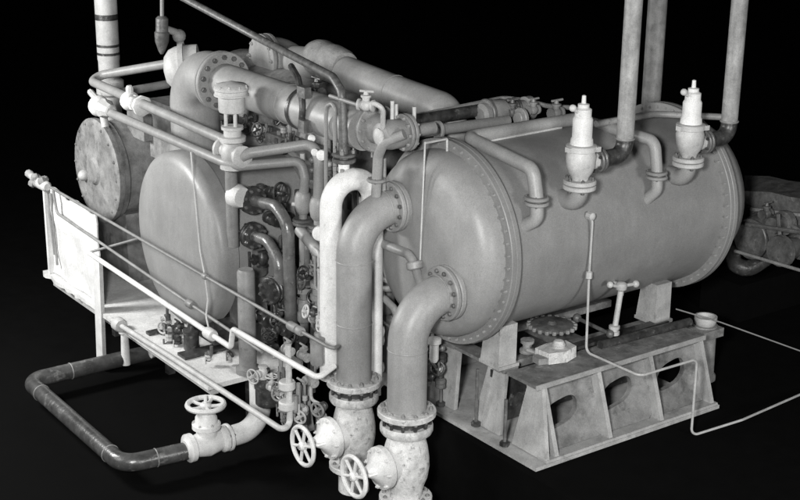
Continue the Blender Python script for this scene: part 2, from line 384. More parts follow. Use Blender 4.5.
# thin copper line off the drum, down, along the skid side and over the floor
s0 = Vector((0.551, 0.345, 1.415))
t = thing('sensing_line', 'thin bent tube running from drum side past the skid to the floor', 'tube', Vector((1.194, -0.060, -0.068)))
part('tube', G().tube([s0+Y*.02, s0-Y*.05, Vector((0.544, 0.290, 1.127)), Vector((0.553, 0.300, 1.018)), Vector((0.550, 0.286, 0.530)), Vector((0.557, -0.180, 0.530)), Vector((1.044, -0.190, 0.530)), Vector((1.036, -0.200, 0.009)), Vector((1.399, -0.295, 0.060)), Vector((2.192, -0.173, 0.012))], .0082, .045, 8), 'light_paint', t)
part('coupling', G().lathe([(.014, -.025), (.021, -.02), (.021, .02), (.014, .025)], Vector((0.550, 0.298, 1.039)), Z, 8), 'light_paint', t)
part('tap', G().lathe([(.014, 0), (.026, .01), (.026, .05), (.012, .06)], s0, -Y, 8), 'light_paint', t)

# bollard-like cup column at the skid's far end
c = Vector((1.80, .42, 0))
t = thing('oil_stand', 'squat metal stand with an open cup on top beside the skid end', 'stand', c)
part('column', G().lathe([(.1, 0), (.1, .03), (.085, .05), (.08, .33), (.085, .4)], c, Z, 24), 'cast', t)
part('shoulder', G().box(c+Vector((-.02, -.02, .36)), (.2, .16, .06)), 'cast', t)
part('cup', G().lathe([(.05, .39), (.072, .41), (.078, .44), (.078, .462), (.066, .462), (.058, .43), (.001, .42)], c, Z, 24), 'light_paint', t)
solo('guy_wire', G().tube([Vector((1.494, 0.420, 0.578)), Vector((1.809, 0.300, 0.454)), Vector((2.379, 0.000, 0.196))], .005, .3, 6), 'mid_paint', 'thin wire sloping down to the right past the cup stand', 'wire')

# ------------------------------------------------------------------ tubes and safety valves on the drum
pipe('vent_tube', 'bent grey tube on the drum top, the one nearest the bolted front rim', 'pipe',
     [Vector((1.084, 0.967, 1.840)), Vector((0.092, 0.966, 1.840)), Vector((0.090, 0.341, 1.774)), Vector((0.090, 0.294, 1.596)), Vector((0.090, 0.287, 1.482)), Vector((0.078, 0.339, 1.396))+Vector((-.03, .08, -.01))], .042, [.06, .07, .05, .06], 'pipe_paint',
     [(Vector((0.090, 0.299, 1.607)), Z, .075, .022, 4), (Vector((0.090, 0.296, 1.577)), Z, .075, .022, 4)], (), 18)
pipe('vent_tube', 'bent grey tube between the two safety valves on the drum side', 'pipe',
     [Vector((1.100, 0.915, 1.814)), Vector((1.100, 0.344, 1.806)), Vector((1.100, 0.307, 1.595)), Vector((1.100, 0.298, 1.499)), Vector((1.086, 0.334, 1.381))+Vector((-.02, .08, -.01))], .037, [.07, .05, .06], 'pipe_paint',
     [(Vector((1.100, 0.313, 1.610)), Z, .07, .02, 4), (Vector((1.100, 0.309, 1.581)), Z, .07, .02, 4)], (), 18)
solo('highlight_strip', G().prism([Vector((0.233, 0.903, 1.815)), Vector((0.854, 0.935, 1.815)), Vector((0.860, 0.940, 1.800)), Vector((0.239, 0.910, 1.800))], (0, .05, 0)), 'white_paint',  # painted highlight: white strip for the bright line under the tube
     'long pale strip standing for a highlight along the drum top beside the bent tube', 'strip')

def safety_valve(label, base, topz, outlet, riser_x, riser_top, plabel):
    t = thing('safety_valve', label, 'safety valve', base, 'safety valves on the drum')
    b = V3(base)
    sy = AY-math.sqrt(max(.59**2-(b.z-.09-AZ)**2, 0))
    part('nozzle', G().tube([(b.x, sy+.1, b.z-.1), (b.x, b.y, b.z-.1), b+Z*.005], .056, .085, 18), 'drum_paint', t)
    f = part('inlet_flange', G().disc(b+Z*.005, Z, .1, .028).disc(b+Z*.037, Z, .1, .028), 'light_paint', t)
    part('bolts', G().bolts(b+Z*.05, Z, .08, 6, .011, .016, .5, .058), 'iron', f, 'stuff')
    part('body', G().lathe([(.05, .05), (.055, .07), (.075, .1), (.088, .14), (.09, .2), (.08, .225), (.092, .23), (.092, .262), (.072, .268)], b, Z, 24), 'light_paint', t)
    H = topz-b.z
    part('bonnet', G().lathe([(.07, .266), (.066, .3), (.06, .31), (.06, H-.14), (.052, H-.125)], b, Z, 24), 'white_paint', t)
    part('cap', G().lathe([(.05, H-.127), (.05, H-.08), (.034, H-.07), (.034, H-.05), (.014, H-.045), (.012, H), (.004, H+.004)], b, Z, 16), 'white_paint', t)
    part('lever', G().tube([b+Z*(H-.1)-X*.03, b+Z*(H-.07)-X*.085, b+Z*(H-.055)-X*.09], .012, .01, 8).ball(b+Z*(H-.065)-X*.085, .022), 'light_paint', t)
    part('lug', G().box(b+Z*.245-X*.095, (.03, .045, .03)), 'light_paint', t); part('lug', G().box(b+Z*.245+X*.06-Y*.075, (.03, .03, .03)), 'light_paint', t)
    oz = V3(outlet)
    f = part('outlet_flange', G().disc(oz-X*.075, X, .078, .022).disc(oz-X*.048, X, .078, .022), 'iron', t)
    part('bolts', G().bolts(oz-X*.04, X, .064, 6, .010, .014, .5, .05), 'dark_iron', f, 'stuff')
    part('outlet', G().tube([b+Z*(oz.z-b.z)+X*.06, oz-X*.08], .05, n=16), 'light_paint', t)
    t2 = thing('vent_stack', plabel, 'pipe', oz, 'vent stacks above the drum')
    part('elbow', G().tube([oz-X*.04, (riser_x, oz.y, oz.z), (riser_x, oz.y, oz.z+.11)], .053, .085, 20, 9), 'dark_iron', t2)
    part('riser', G().tube([(riser_x, oz.y, oz.z+.105), (riser_x+.004, oz.y, riser_top)], .0535, n=22), 'stack_paint', t2)
    part('weld_seam', G().torus((riser_x, oz.y, oz.z+.105), Z, .0535, .008, 22, 6), 'cast', t2)
safety_valve('white safety valve on the drum, the nearer of the two', (.412, .28, 1.625), 2.185, (.615, .28, 1.775), .77, 3.2, 'grey vent pipe rising from the nearer safety valve')
safety_valve('white safety valve on the drum, the farther one near the rear rim', (1.345, .28, 1.635), 2.175, (1.545, .28, 1.765), 1.705, 3.2, 'grey vent pipe rising from the farther safety valve')
pipe('vent_stack', 'thick pale pipe rising behind the drum top between the two vent pipes', 'pipe', [Vector((1.827, 1.095, 1.720)), Vector((1.827, 1.095, 1.720))+Vector((0.0, 0, 1.6))],   .066, .1, 'stack_paint', n=24, group='vent stacks above the drum')
pipe('link_pipe', 'thin grey pipe crossing behind the farther safety valve', 'pipe', [Vector((0.952, 0.725, 1.860)), Vector((1.485, 0.725, 1.860)), Vector((1.791, 0.418, 1.860))], .022, .1, 'mid_paint', n=12)
# pipe along the back of the drum's top with small valves
pipe('cross_pipe', 'grey pipe running along the drum top from the round strainer', 'pipe', [Vector((-0.138, 1.270, 1.828)), Vector((0.680, 1.270, 1.812))], .036, .1, 'pipe_paint', [(Vector((0.099, 1.270, 1.823)), X, .06, .03, 6)], (), 16)
def small_valve(name, label, o, axis, up, s, mat='light_paint', wheel=False, group=None, cat='valve', wmat=None):
    t = thing(name, label, cat, V3(o), group); a = Vector(axis).normalized(); u_ = Vector(up).normalized(); o = V3(o)
    part('body', G().lathe([(.5*s, -1.3*s), (.9*s, -1.25*s), (.9*s, -1.0*s), (.55*s, -.95*s), (.8*s, -.5*s), (.95*s, 0), (.8*s, .5*s), (.55*s, .95*s), (.9*s, 1.0*s), (.9*s, 1.25*s), (.5*s, 1.3*s)], o, a, 16), mat, t)
    part('bonnet', G().lathe([(.55*s, .6*s), (.6*s, 1.2*s), (.8*s, 1.22*s), (.8*s, 1.5*s), (.4*s, 1.6*s), (.3*s, 2.1*s), (.12*s, 2.2*s)], o, u_, 14), mat, t)
    if wheel:
        part('stem', G().tube([o+u_*2*s, o+u_*3*s], .14*s, n=8), mat, t)
        part('handwheel', G().wheel(o+u_*2.75*s, u_, 1.35*s, .17*s, 5), wmat or mat, t)
    else:
        part('handle', G().tube([o+u_*2.05*s-a*1.0*s, o+u_*2.1*s+a*1.3*s], .2*s, n=8), wmat or mat, t)
    return t
t = thing('top_casting', 'grey lumpy casting behind the drum top at the end of the far overhead pipe', 'casting', Vector((0.686, 1.360, 1.811))-Z*.1)
part('barrel', G().lathe([(.05, -.14), (.075, -.12), (.09, -.05), (.09, .05), (.06, .09), (.06, .24), (.08, .25), (.08, .3), (.05, .33)], Vector((0.650, 1.360, 1.850)), X, 24), 'mid_paint', t)
part('collar', G().disc(Vector((0.573, 1.360, 1.856)), X, .098, .03), 'iron', t)
for k in range(2): part('clamp_rib', G().torus(Vector((0.770, 1.360, 1.862))+X*(.045*k), X, .066, .009, 20, 6), 'dark_iron', t)
small_valve('top_valve', 'dark small valve behind the drum top left of the pale knob', Vector((0.737, 1.300, 1.857)), X, Z, .04, 'iron')
small_valve('top_valve', 'pale small valve with knob on the pipe behind the drum top', Vector((0.904, 1.280, 1.854)), X, Z, .036, 'pipe_paint')
small_valve('top_valve', 'grey small valve beside the nearer safety valve on the drum top', Vector((1.130, 1.300, 1.802)), X, Z, .042, 'mid_paint')
solo('round_cover', G().disc(Vector((0.748, 1.220, 1.830)), -X, .07, .03).disc(Vector((0.735, 1.220, 1.830)), -X, .045, .04), 'pipe_paint', 'pale round cover disc behind the drum top', 'disc')
solo('gap_shade_bar', G().tube([Vector((-0.029, 1.420, 1.863)), Vector((0.682, 1.420, 1.868))], .042, n=10), 'dark_iron', 'added dark bar standing for the dark gap under the thin arched pipe behind the drum top', 'bar')  # added dark piece: paints in the gap and covers the pipe bend
t = thing('manifold_pipe', 'thin dark pipe arching along the far side of the drum top', 'pipe', Vector((0.799, 1.500, 1.895)))
part('tube', G().tube([Vector((-0.188, 1.450, 1.903)), Vector((0.009, 1.450, 1.885)), Vector((0.540, 1.500, 1.891)), Vector((0.825, 1.500, 1.905)), Vector((1.024, 1.450, 1.870)), Vector((1.118, 1.400, 1.834)), Vector((1.398, 1.400, 1.786))], .017, .3, 8), 'mid_paint', t)

# ------------------------------------------------------------------ machinery beyond the drum's rear rim
t = thing('rear_pump', 'dark cast pump and motor half hidden behind the drum rear rim', 'pump', (3.0, 1.1, 0))
part('motor_housing', G().prism([Vector((2.750, 0.977, 1.075)), Vector((2.750, 0.738, 1.123)), Vector((2.750, 0.557, 1.129)), Vector((2.750, 0.417, 1.147)), Vector((2.750, 0.392, 0.953)), Vector((2.750, 0.712, 0.902)), Vector((2.750, 0.978, 0.912))], (.35, .3, 0)), 'iron', t)
part('fin', G().prism([Vector((2.720, 0.920, 0.970)), Vector((2.720, 0.329, 1.056)), Vector((2.720, 0.326, 1.034)), Vector((2.720, 0.918, 0.947))], (.05, .0, 0)), 'cast', t)
part('casing', G().lathe([(.05, -.12), (.13, -.1), (.17, -.02), (.17, .08), (.12, .12), (.12, .25), (.15, .26), (.15, .32), (.09, .36)], Vector((2.600, 0.686, 0.812)), X, 24), 'iron', t)
part('casing_flange', G().disc(Vector((2.500, 0.667, 0.828)), X, .15, .03), 'iron', t)
part('casing_flange', G().disc(Vector((2.640, 0.666, 0.826)), X, .185, .03), 'dark_iron', t)
part('discharge_cone', G().lathe([(.11, -.1), (.115, -.06), (.09, -.04), (.065, .1), (.1, .12), (.1, .16)], Vector((2.550, 0.373, 0.822)), X, 20), 'iron', t)
part('lower_elbow', G().tube([Vector((2.500, 0.807, 0.737)), Vector((2.500, 0.830, 0.599)), Vector((2.600, 0.750, 0.549)), Vector((2.750, 0.717, 0.623))], .06, .12, 18), 'dark_iron', t)
part('coupling', G().lathe([(.06, 0), (.06, .1), (.09, .11), (.09, .16)], Vector((2.500, 0.492, 0.971)), X, 16), 'iron', t)
for (qa, qb) in ((Vector((2.450, 0.683, 0.945)), Vector((2.450, 0.210, 1.008))), (Vector((2.500, 0.450, 1.070)), Vector((2.500, 0.411, 0.888))), (Vector((2.500, 0.320, 1.015)), Vector((2.500, 0.141, 0.960)))): part('tie_bar', G().tube([qa, qb], .016, n=8), 'iron', t)
part('pedestal', G().prism([(2.85, 1.0, 0), (3.6, 1.0, 0), (3.6, 1.4, 0), (2.85, 1.4, 0)], (0, 0, .3)), 'black_ground', t)
solo('pump_rod', G().tube([Vector((2.300, 0.636, 0.782)), Vector((2.300, 0.012, 0.802))], .012, n=8), 'mid_paint', 'thin rod slanting in front of the dark pump at far right', 'rod')
small_valve('pump_cock', 'small dark cock on top of the pump at far right', Vector((2.620, 0.651, 1.000)), X, Z, .04, 'iron')

# ------------------------------------------------------------------ evaporator drum (left) and motor
EY, EZ = 3.30, .70
t = thing('evaporator_drum', 'large grey drum end with smooth dished face at left', 'drum', (-.2, EY, .05))
part('shell', G().lathe([(.625, 0), (.625, .5), (.625, 1.2)], (-.6, EY, EZ), X, 64), 'drum_paint', t)
part('dished_head', G().lathe([(.657, -.05), (.657, .035), (.654, .06), (.642, .085), (.618, .106), (.58, .12), (.5, .13), (.36, .139), (.2, .145), (.01, .148)], (-.645, EY, EZ), -X, 72), 'drum_paint', t)
for sx in (-.35, .4): part('saddle', G().prism([(sx, EY-.45, -.095), (sx, EY+.45, -.095), (sx, EY+.4, .3), (sx, EY-.4, .3)], (.12, 0, 0)), 'mid_paint', t)

MY, MZ = 5.0, .83
t = thing('drive_motor', 'mottled cast motor with round end cover at far left', 'motor', (-.1, MY, -.1))
part('end_cover', G().lathe([(.435, -.05), (.44, -.03), (.44, .0), (.425, .012), (.38, .016), (.36, .01), (.12, .03), (.1, .05), (.01, .052)], (-.6, MY, MZ), -X, 48), 'cast', t)
part('bolts', G().bolts((-.612, MY, MZ), -X, .4, 16, .014, .012), 'cast', t, 'stuff')
part('housing', G().lathe([(.42, 0), (.42, .06), (.40, .08), (.40, .5), (.43, .52), (.43, .6), (.38, .64), (.38, 1.3)], (-.56, MY, MZ), X, 48), 'cast', t)
part('terminal_box', G().box((-.2, MY-.3, MZ+.42), (.35, .3, .22)), 'cast', t)
part('pedestal', G().prism([(-.5, MY-.3, -.098), (.6, MY-.3, -.098), (.6, MY+.3, -.098), (-.5, MY+.3, -.098)], (0, 0, .6)), 'cast', t)
part('grease_cap', G().ball((-.635, MY+.2, MZ-.08), .05, X, 12), 'light_paint', t)

# compressor casing above and behind
t = thing('compressor', 'dark cast compressor casing with bolted joint under the overhead pipes', 'compressor', (.45, 3.4, 1.1))
part('casing', G().lathe([(.25, -1.1), (.36, -1.05), (.38, -.6), (.36, -.2), (.4, .0), (.4, .5), (.44, .55), (.44, .9), (.3, 1.0)], (.4, 3.4, 1.42), Y, 40), 'cast', t)
jf = part('joint_flange', G().box((.4, 3.4, 1.44), (1.0, 2.0, .07)), 'iron', t)
g = G()
for i in range(16): g.lathe([(.016, 0), (.016, .028), (.012, .03)], (-.06, 2.46+i*.125, 1.476), Z, 6)
part('bolts', g, 'iron', jf, 'stuff')
part('foot', G().box((.4, 3.4, 1.25), (.7, 1.6, .25)), 'iron', t)
part('gear_box', G().prism([(-.3, 3.95, 1.0), (.6, 3.95, 1.0), (.6, 4.6, 1.0), (-.3, 4.6, 1.0)], (0, 0, .48)), 'cast', t)

# ------------------------------------------------------------------ overhead pipes
EX = -.42
pipe('suction_pipe', 'thick grey overhead pipe with wide elbow rising from the left drum', 'pipe',
     [(EX, 3.17, 1.88), (EX, 1.33, 1.88)], .132, .36, 'pipe_paint',
     [((EX, 3.16, 1.88), Y, .215, .035, 14), ((EX, 3.12, 1.88), Y, .215, .035, 14)], [((EX, 2.2, 1.88), Y)], 36, None, 14)
part('elbow', G().tube([(EX, 3.57, 1.2), (EX, 3.57, 1.885), (EX, 3.15, 1.885)], .182, .26, 40, 16), 'pipe_paint', bpy.data.objects['suction_pipe'])
t = thing('end_bonnet', 'pale rounded bonnet behind the wide elbow at upper left', 'bonnet', Vector((-0.305, 4.000, 1.731)))
c = Vector((-0.276, 4.000, 1.821))
part('dome', G().lathe([(.17, .12), (.175, .02), (.17, -.05), (.15, -.1), (.1, -.14), (.02, -.155)], c, (.8, -.5, .1), 28), 'light_paint', t)
part('ring', G().lathe([(.165, -.03), (.19, -.025), (.19, .015), (.165, .02)], c, (.8, -.5, .1), 28), 'light_paint', t)
pipe('discharge_pipe', 'thick grey overhead pipe farther back sloping down behind the drum top', 'pipe',
     [Vector((0.500, 3.767, 1.842)), Vector((0.420, 3.080, 1.927)), Vector((0.420, 2.186, 1.872)), Vector((0.420, 1.571, 1.845)), Vector((0.420, 1.539, 1.851))+Vector((0, -.05, -.5))], .118, [.3, .3, .14], 'pipe_paint',
     [], [(Vector((0.420, 2.186, 1.872)), Vector((0.420, 3.080, 1.927))-Vector((0.420, 1.243, 1.814)))], 32, None, 14)
t = thing('compressor_elbow', 'mottled grey elbow casting with blank end behind the thin sloping pipe', 'casting', Vector((0.523, 3.750, 1.643)))
c = Vector((0.480, 3.750, 1.831))
part('elbow', G().tube([c+Vector((-.16, .05, .04)), c+Vector((.06, 0, .06)), c+Vector((.12, -.1, -.35))], .155, .2, 26, 9), 'pipe_paint', t)
part('blank_flange', G().disc(c+Vector((-.17, .05, .04)), X, .19, .04).disc(c+Vector((-.12, .05, .04)), X, .19, .035), 'pipe_paint', t)
part('bolts', G().bolts(c+Vector((-.19, .05, .04)), -X, .165, 10, .016, .02), 'mid_paint', t, 'stuff')
c = Vector((0.563, 3.300, 1.894))
solo('lagged_joint', G().lathe([(.115, -.26), (.13, -.22), (.142, -.1), (.136, -.03), (.145, .05), (.135, .12), (.118, .16)], Vector((0.420, 3.066, 1.956)), Vector((0.420, 3.080, 1.927))-Vector((0.420, 1.243, 1.814)), 28), 'cast', 'rough lumpy joint where the farther overhead pipe leaves the compressor', 'joint')
# thin sloping pipe that drops to the white loop
pipe('thin_pipe', 'thin dark pipe sloping from top left and dropping to the white bend', 'pipe',
     [Vector((-0.320, 4.000, 2.390)), Vector((-0.165, 3.000, 2.172)), Vector((-0.560, 1.480, 2.200)), Vector((-0.585, 1.343, 2.133)), Vector((-0.585, 1.322, 1.713))], .027, [.5, .15, .07], 'iron', n=14)
# white loop
pipe('loop_pipe', 'bright white inverted U pipe standing left of the taller elbow pipe', 'pipe',
     [Vector((-0.700, 1.309, 0.294)), Vector((-0.700, 1.305, 0.827)), Vector((-0.700, 1.293, 1.610))+Vector((0, 0, -.02)), Vector((-0.700, 1.293, 1.610))+Vector((.31, 0, -.02)), Vector((-0.700, 1.293, 1.610))+Vector((.31, 0, -1.4))], .069, .153, 'white_paint', n=28, k=12)
t = thing('loop_flange', 'dark small flange joint on top of the white bend', 'flange', Vector((-0.575, 1.338, 1.683)))
part('plates', G().disc(Vector((-0.575, 1.337, 1.708)), Z, .075, .025, 20).disc(Vector((-0.575, 1.337, 1.743)), Z, .075, .022, 20), 'iron', t)
part('bolts', G().bolts(Vector((-0.575, 1.337, 1.753)), Z, .058, 4, .013, .03, .5, .09), 'mid_paint', t, 'stuff')
part('neck', G().tube([Vector((-0.575, 1.338, 1.632)), Vector((-0.575, 1.337, 1.708))], .035, n=14), 'white_paint', t)
# twin hairpin tube left of it
pipe('hairpin_tube', 'narrow hairpin of thin tube standing behind the white bend', 'tube',
     [Vector((-0.570, 1.551, 1.400)), Vector((-0.570, 1.545, 2.008)), Vector((-0.580, 1.428, 2.056)), Vector((-0.570, 1.447, 1.425))], .013, .05, 'pipe_paint', n=10)
pipe('handle_bar', 'thin short bar reaching left from the pale union', 'tube', [Vector((-0.600, 1.453, 2.091)), Vector((-0.600, 1.149, 2.090))], .013, .05, 'mid_paint', n=8)
small_valve('pale_union', 'pale small union valve above the white bend', Vector((-0.600, 1.065, 2.105)), (.6, -1, 0), (0, 0, 1), .04, 'light_paint')

# round strainer where the suction pipe ends
c = Vector((-0.400, 1.057, 1.905))
t = thing('strainer', 'round flanged strainer casing at the end of the overhead pipe', 'strainer', c-Z*.17)
part('body', G().lathe([(.06, -.11), (.08, -.1), (.092, -.03), (.088, .05), (.07, .08)], c, X, 28).lathe([(.07, .05), (.1, .2)], c, Y, 24), 'mid_paint', t)
part('pipe_flange', G().disc(c+Y*.19, Y, .15, .03), 'mid_paint', t)
part('side_cover', G().disc(c+X*.07, X, .115, .024).disc(c+X*.1, X, .115, .024).lathe([(.085, .11), (.07, .13), (.04, .14), (.04, .3)], c, X, 20), 'mid_paint', t)
part('bolts', G().bolts(c+X*.11, X, .098, 10, .011, .016, 0, .055).bolts(c+Y*.176, -Y, .13, 12, .011, .016), 'pipe_paint', t, 'stuff')
part('boss', G().lathe([(.04, .08), (.05, .1), (.05, .12), (.02, .135)], c, -X, 18), 'light_paint', t)
for (dx, dy, hh) in ((0, .02, .2), (.05, .05, .17), (.15, 0, .15)):
    part('stud', G().tube([c+Vector((dx, dy, .06)), c+Vector((dx, dy, hh))], .012, n=8), 'light_paint', t)
pipe('strainer_tube', 'bent grey tube curling down from the strainer to the nozzle of the taller elbow', 'pipe',
     [Vector((-0.420, 0.928, 1.934)), Vector((-0.500, 1.020, 1.877)), Vector((-0.500, 1.081, 1.778)), Vector((-0.500, 1.099, 1.523))], .031, .09, 'pipe_paint', [(Vector((-0.500, 1.095, 1.625)), Z, .06, .02, 4)], (), 14)
pipe('strainer_drain', 'thin grey twin tube beside the curling tube under the strainer', 'tube', [Vector((-0.420, 1.131, 1.743)), Vector((-0.420, 1.128, 1.541))], .014, .05, 'mid_paint', n=8)
pipe('gauge_arch', 'small arched tube above the strainer', 'tube', [Vector((-0.500, 1.031, 1.960)), Vector((-0.550, 0.962, 2.100)), Vector((-0.580, 1.012, 2.125)), Vector((-0.600, 1.045, 2.109))], .016, .05, 'light_paint', n=10)

# clamp and lever gear over the thick pipe
t = thing('pipe_clamp', 'dark clamp with lever round the thick overhead pipe', 'clamp', Vector((-0.550, 1.836, 1.809)))
cy = Vector((-0.420, 2.041, 1.886)).y
part('band', G().lathe([(.135, -.016), (.142, -.016), (.142, .016), (.135, .016)], (EX, cy, 1.88), Y, 32, False), 'dark_iron', t)
part('lever', G().tube([Vector((-0.570, 1.840, 1.810)), Vector((-0.570, 1.813, 1.972)), Vector((-0.500, 1.982, 2.103)), Vector((-0.450, 2.147, 2.150))], .022, .1, 8), 'dark_iron', t)
part('lug', G().box(Vector((-0.570, 1.792, 1.833)), (.06, .07, .08)), 'iron', t)
part('bracket', G().box(Vector((-0.550, 1.831, 2.044)), (.05, .09, .07)), 'iron', t)
small_valve('upper_cock', 'dark small cock above the thick overhead pipe beside the clamp', Vector((-0.200, 2.225, 1.935)), (0, 1, 0), (0, 0, 1), .045, 'dark_iron')

# ------------------------------------------------------------------ control valve and the tubes at upper left
c = Vector((-0.720, 2.468, 1.534))
t = thing('control_valve', 'pale control valve with drum-shaped actuator on an open yoke', 'valve', c-Z*.1)
part('body', G().ball(c, .085, Z, 20, 1.15).lathe([(.05, -.15), (.075, -.145), (.075, -.12), (.055, -.1)], c+Y*.01, Y, 16).lathe([(.06, .12), (.078, .125), (.078, .15), (.05, .155)], c, Y, 20).tube([c-Y*.128, c+Y*.128], .053, n=16), 'light_paint', t)
part('bottom_cap', G().lathe([(.05, .06), (.09, .075), (.09, .105), (.07, .115), (.01, .12)], c, -Z, 16), 'light_paint', t)
part('bonnet', G().lathe([(.055, .07), (.09, .085), (.09, .115), (.06, .12), (.06, .16), (.075, .165), (.075, .185), (.04, .19)], c, Z, 18), 'light_paint', t)
yk = G()
for a in (0, 2.1, 4.2): d = Vector((math.cos(a+.5), math.sin(a+.5), 0)); yk.tube([c+d*.042+Z*.18, c+d*.042+Z*.3], .0125, n=8)
part('yoke_post', yk, 'light_paint', t)
ac = part('actuator', G().lathe([(.05, .28), (.085, .285), (.09, .30), (.09, .385), (.118, .395), (.118, .405), (.112, .41), (.112, .43), (.118, .435), (.118, .45), (.1, .47), (.05, .48), (.02, .49)], c, Z, 28), 'light_paint', t)
part('bolts', G().bolts(c+Z*.44, Z, .108, 10, .011, .022), 'light_paint', ac, 'stuff')
# upper tube loop into the valve
pipe('upper_tube', 'grey tube running from far-left corner to the pale control valve', 'pipe',
     [Vector((-0.250, 4.355, 1.793)), Vector((-0.680, 4.972, 1.624)), Vector((-0.720, 2.616, 1.601)), c+Z*.01], .036, .07, 'pipe_paint', n=16)
for (nm, lb, a, m_, s_) in (('tube_valve', 'pale round valve on the upper tube at far left', Vector((-0.690, 4.106, 1.592)), 'white_paint', .062),):
    t = thing(nm, lb, 'valve', a)
    part('ball_body', G().ball(a, s_*1.25, Y, 16), m_, t)
    part('nut', G().lathe([(.05, .07), (.062, .075), (.062, .12), (.045, .13), (.045, .17), (.075, .18), (.08, .22), (.05, .24)], a, -Y, 8), m_, t)
    part('stem', G().lathe([(.03, .05), (.03, .1), (.02, .12)], a, Z, 8), m_, t)
a = Vector((-0.760, 4.527, 1.484))
t = thing('tube_valve', 'pale angle valve with finger handle at the far-left end of the lower tube', 'valve', a)
part('ball_body', G().ball(a, .085, Y, 16), 'white_paint', t)
part('nut', G().lathe([(.05, .05), (.075, .07), (.08, .12), (.06, .15), (.05, .22), (.038, .23)], a, -Y, 8), 'light_paint', t)
part('finger_handle', G().tube([a+Z*.05+Y*.04, a+Z*.09+Y*.16, a+Z*.08+Y*.17], [.028, .014], .02, 8), 'light_paint', t)
part('drop_leg', G().tube([a-Y*.06-Z*.02, a-Y*.1-Z*.15], .03, n=10), 'light_paint', t)
pipe('lower_tube', 'grey tube passing under the control valve and turning down to the gauges', 'pipe',
     [Vector((-0.760, 4.400, 1.468)), Vector((-0.780, 2.460, 1.474)), Vector((-0.720, 2.377, 1.463)), Vector((-0.340, 2.213, 1.479)), Vector((-0.330, 2.181, 1.365)), Vector((-0.330, 2.210, 1.167))], .034, [.2, .05, .1, .05], 'pipe_paint', n=16)
pipe('outlet_tube', 'grey tube leaving the control valve to the right and dropping beside the white bend', 'pipe',
     [c-Y*.12, Vector((-0.680, 2.309, 1.562)), Vector((-0.340, 2.085, 1.623)), Vector((-0.330, 2.003, 1.557)), Vector((-0.330, 2.020, 1.171))], .037, [.05, .12, .1], 'pipe_paint', n=16)
pipe('branch_tube', 'stout grey branch stub behind the control valve outlet', 'pipe', [Vector((-0.100, 3.392, 1.337)), Vector((0.250, 3.142, 1.380))], .05, .1, 'mid_paint', n=16)
pipe('rear_tube', 'grey tube end behind the upper tube at far left', 'pipe', [Vector((-0.514, 4.700, 1.530)), Vector((-0.067, 4.700, 1.554))], .034, .1, 'mid_paint', n=14)
# tall standpipe and hanging cock in the background
s = Vector((-0.173, 5.600, 1.413))
t = thing('standpipe', 'tall pale upright cylinder with dark bands at upper left', 'standpipe', s-Z*.9)
part('cylinder', G().lathe([(.092, -.9), (.092, .2), (.096, .22), (.096, .9), (.09, .92)], s, Z, 24), 'light_paint', t)
for (q, hh) in ((.34, .022), (.27, .022), (.585, .05)): part('band', G().lathe([(.0965, -hh/2), (.098, -hh/2), (.098, hh/2), (.0965, hh/2)], s+Z*q, Z, 24, False), 'dark_iron', t)
part('top_section', G().lathe([(.09, .6), (.082, .62), (.082, 1.2)], s, Z, 24), 'cast', t)
part('foot_collar', G().lathe([(.1, -.1), (.12, -.08), (.12, .03), (.1, .05)], s, Z, 20), 'light_paint', t)
t = thing('hanging_cock', 'small grey cock hanging on a rod at the top left', 'valve', Vector((-0.275, 4.400, 1.900)))
part('rod', G().tube([Vector((-0.236, 4.400, 2.352)), Vector((-0.246, 4.400, 2.134))], .016, n=10), 'mid_paint', t)
part('body', G().lathe([(.03, 0), (.05, .02), (.05, .12), (.06, .13), (.055, .2), (.03, .27), (.012, .3)], Vector((-0.245, 4.400, 2.166)), (-.05, 0, -1), 14), 'iron', t)
part('spout', G().tube([Vector((-0.241, 4.400, 2.071)), Vector((-0.111, 4.400, 2.020)), Vector((-0.089, 4.400, 1.914))], .03, .05, 10).ball(Vector((-0.103, 4.400, 1.996)), .055), 'cast', t)

# ------------------------------------------------------------------ valve nest between the drums
def flanged_pipe(label, pts, r, bend, f0, ax, mat='gloss_iron', name='nest_pipe'):
    t = thing(name, label, 'pipe', V3(pts[-1]))
    part('tube', G().tube(pts, r, bend, 16, 9), mat, t)
    for q, a_ in zip(f0, ax):
        a_ = Vector(a_).normalized()
        f = part('flange', G().disc(V3(q), a_, r*2.4, .026, 22).disc(V3(q)-a_*.034, a_, r*2.4, .026, 22), 'dark_iron', t)
        part('bolts', G().bolts(V3(q)+a_*.012, a_, r*1.95, 8, .013, .022, .5, .06), 'iron', f, 'stuff')
    return t
vx = -.5
a0 = Vector((-0.600, 2.587, 1.177))
solo('blanking_plug', G().lathe([(.03, -.02), (.07, -.015), (.085, .02), (.085, .07), (.06, .1), (.03, .11)], a0+Vector((.0, .0, 0)), (-.2, 1, 0), 20), 'white_paint', 'bright white round cap left of the dark flanged valves', 'plug')
flanged_pipe('dark glossy pipe curving right and down from the upper dark flange', [Vector((-0.500, 2.638, 1.128)), Vector((-0.500, 2.285, 1.170)), Vector((-0.500, 2.131, 1.081)), Vector((-0.500, 2.112, 0.319))], .042, [.12, .18],
             [Vector((-0.500, 2.582, 1.134))], [(0, -1, 0)])
flanged_pipe('shorter dark pipe curving down from the middle dark flange', [Vector((-0.520, 2.670, 0.880)), Vector((-0.520, 2.367, 0.901)), Vector((-0.520, 2.211, 0.791)), Vector((-0.520, 2.232, 0.507)), Vector((-0.550, 2.303, 0.522))], .04, [.1, .16, .05],
             [Vector((-0.520, 2.558, 0.887)), Vector((-0.580, 2.250, 0.580))], [(0, -1, 0), (-1, -.3, 0)])
def dark_valve(label, o, ax, up, s, mat='dark_iron', wheel=True): return small_valve('nest_valve', label, o, ax, up, s, mat, wheel, 'dark valves between the drums', 'valve')
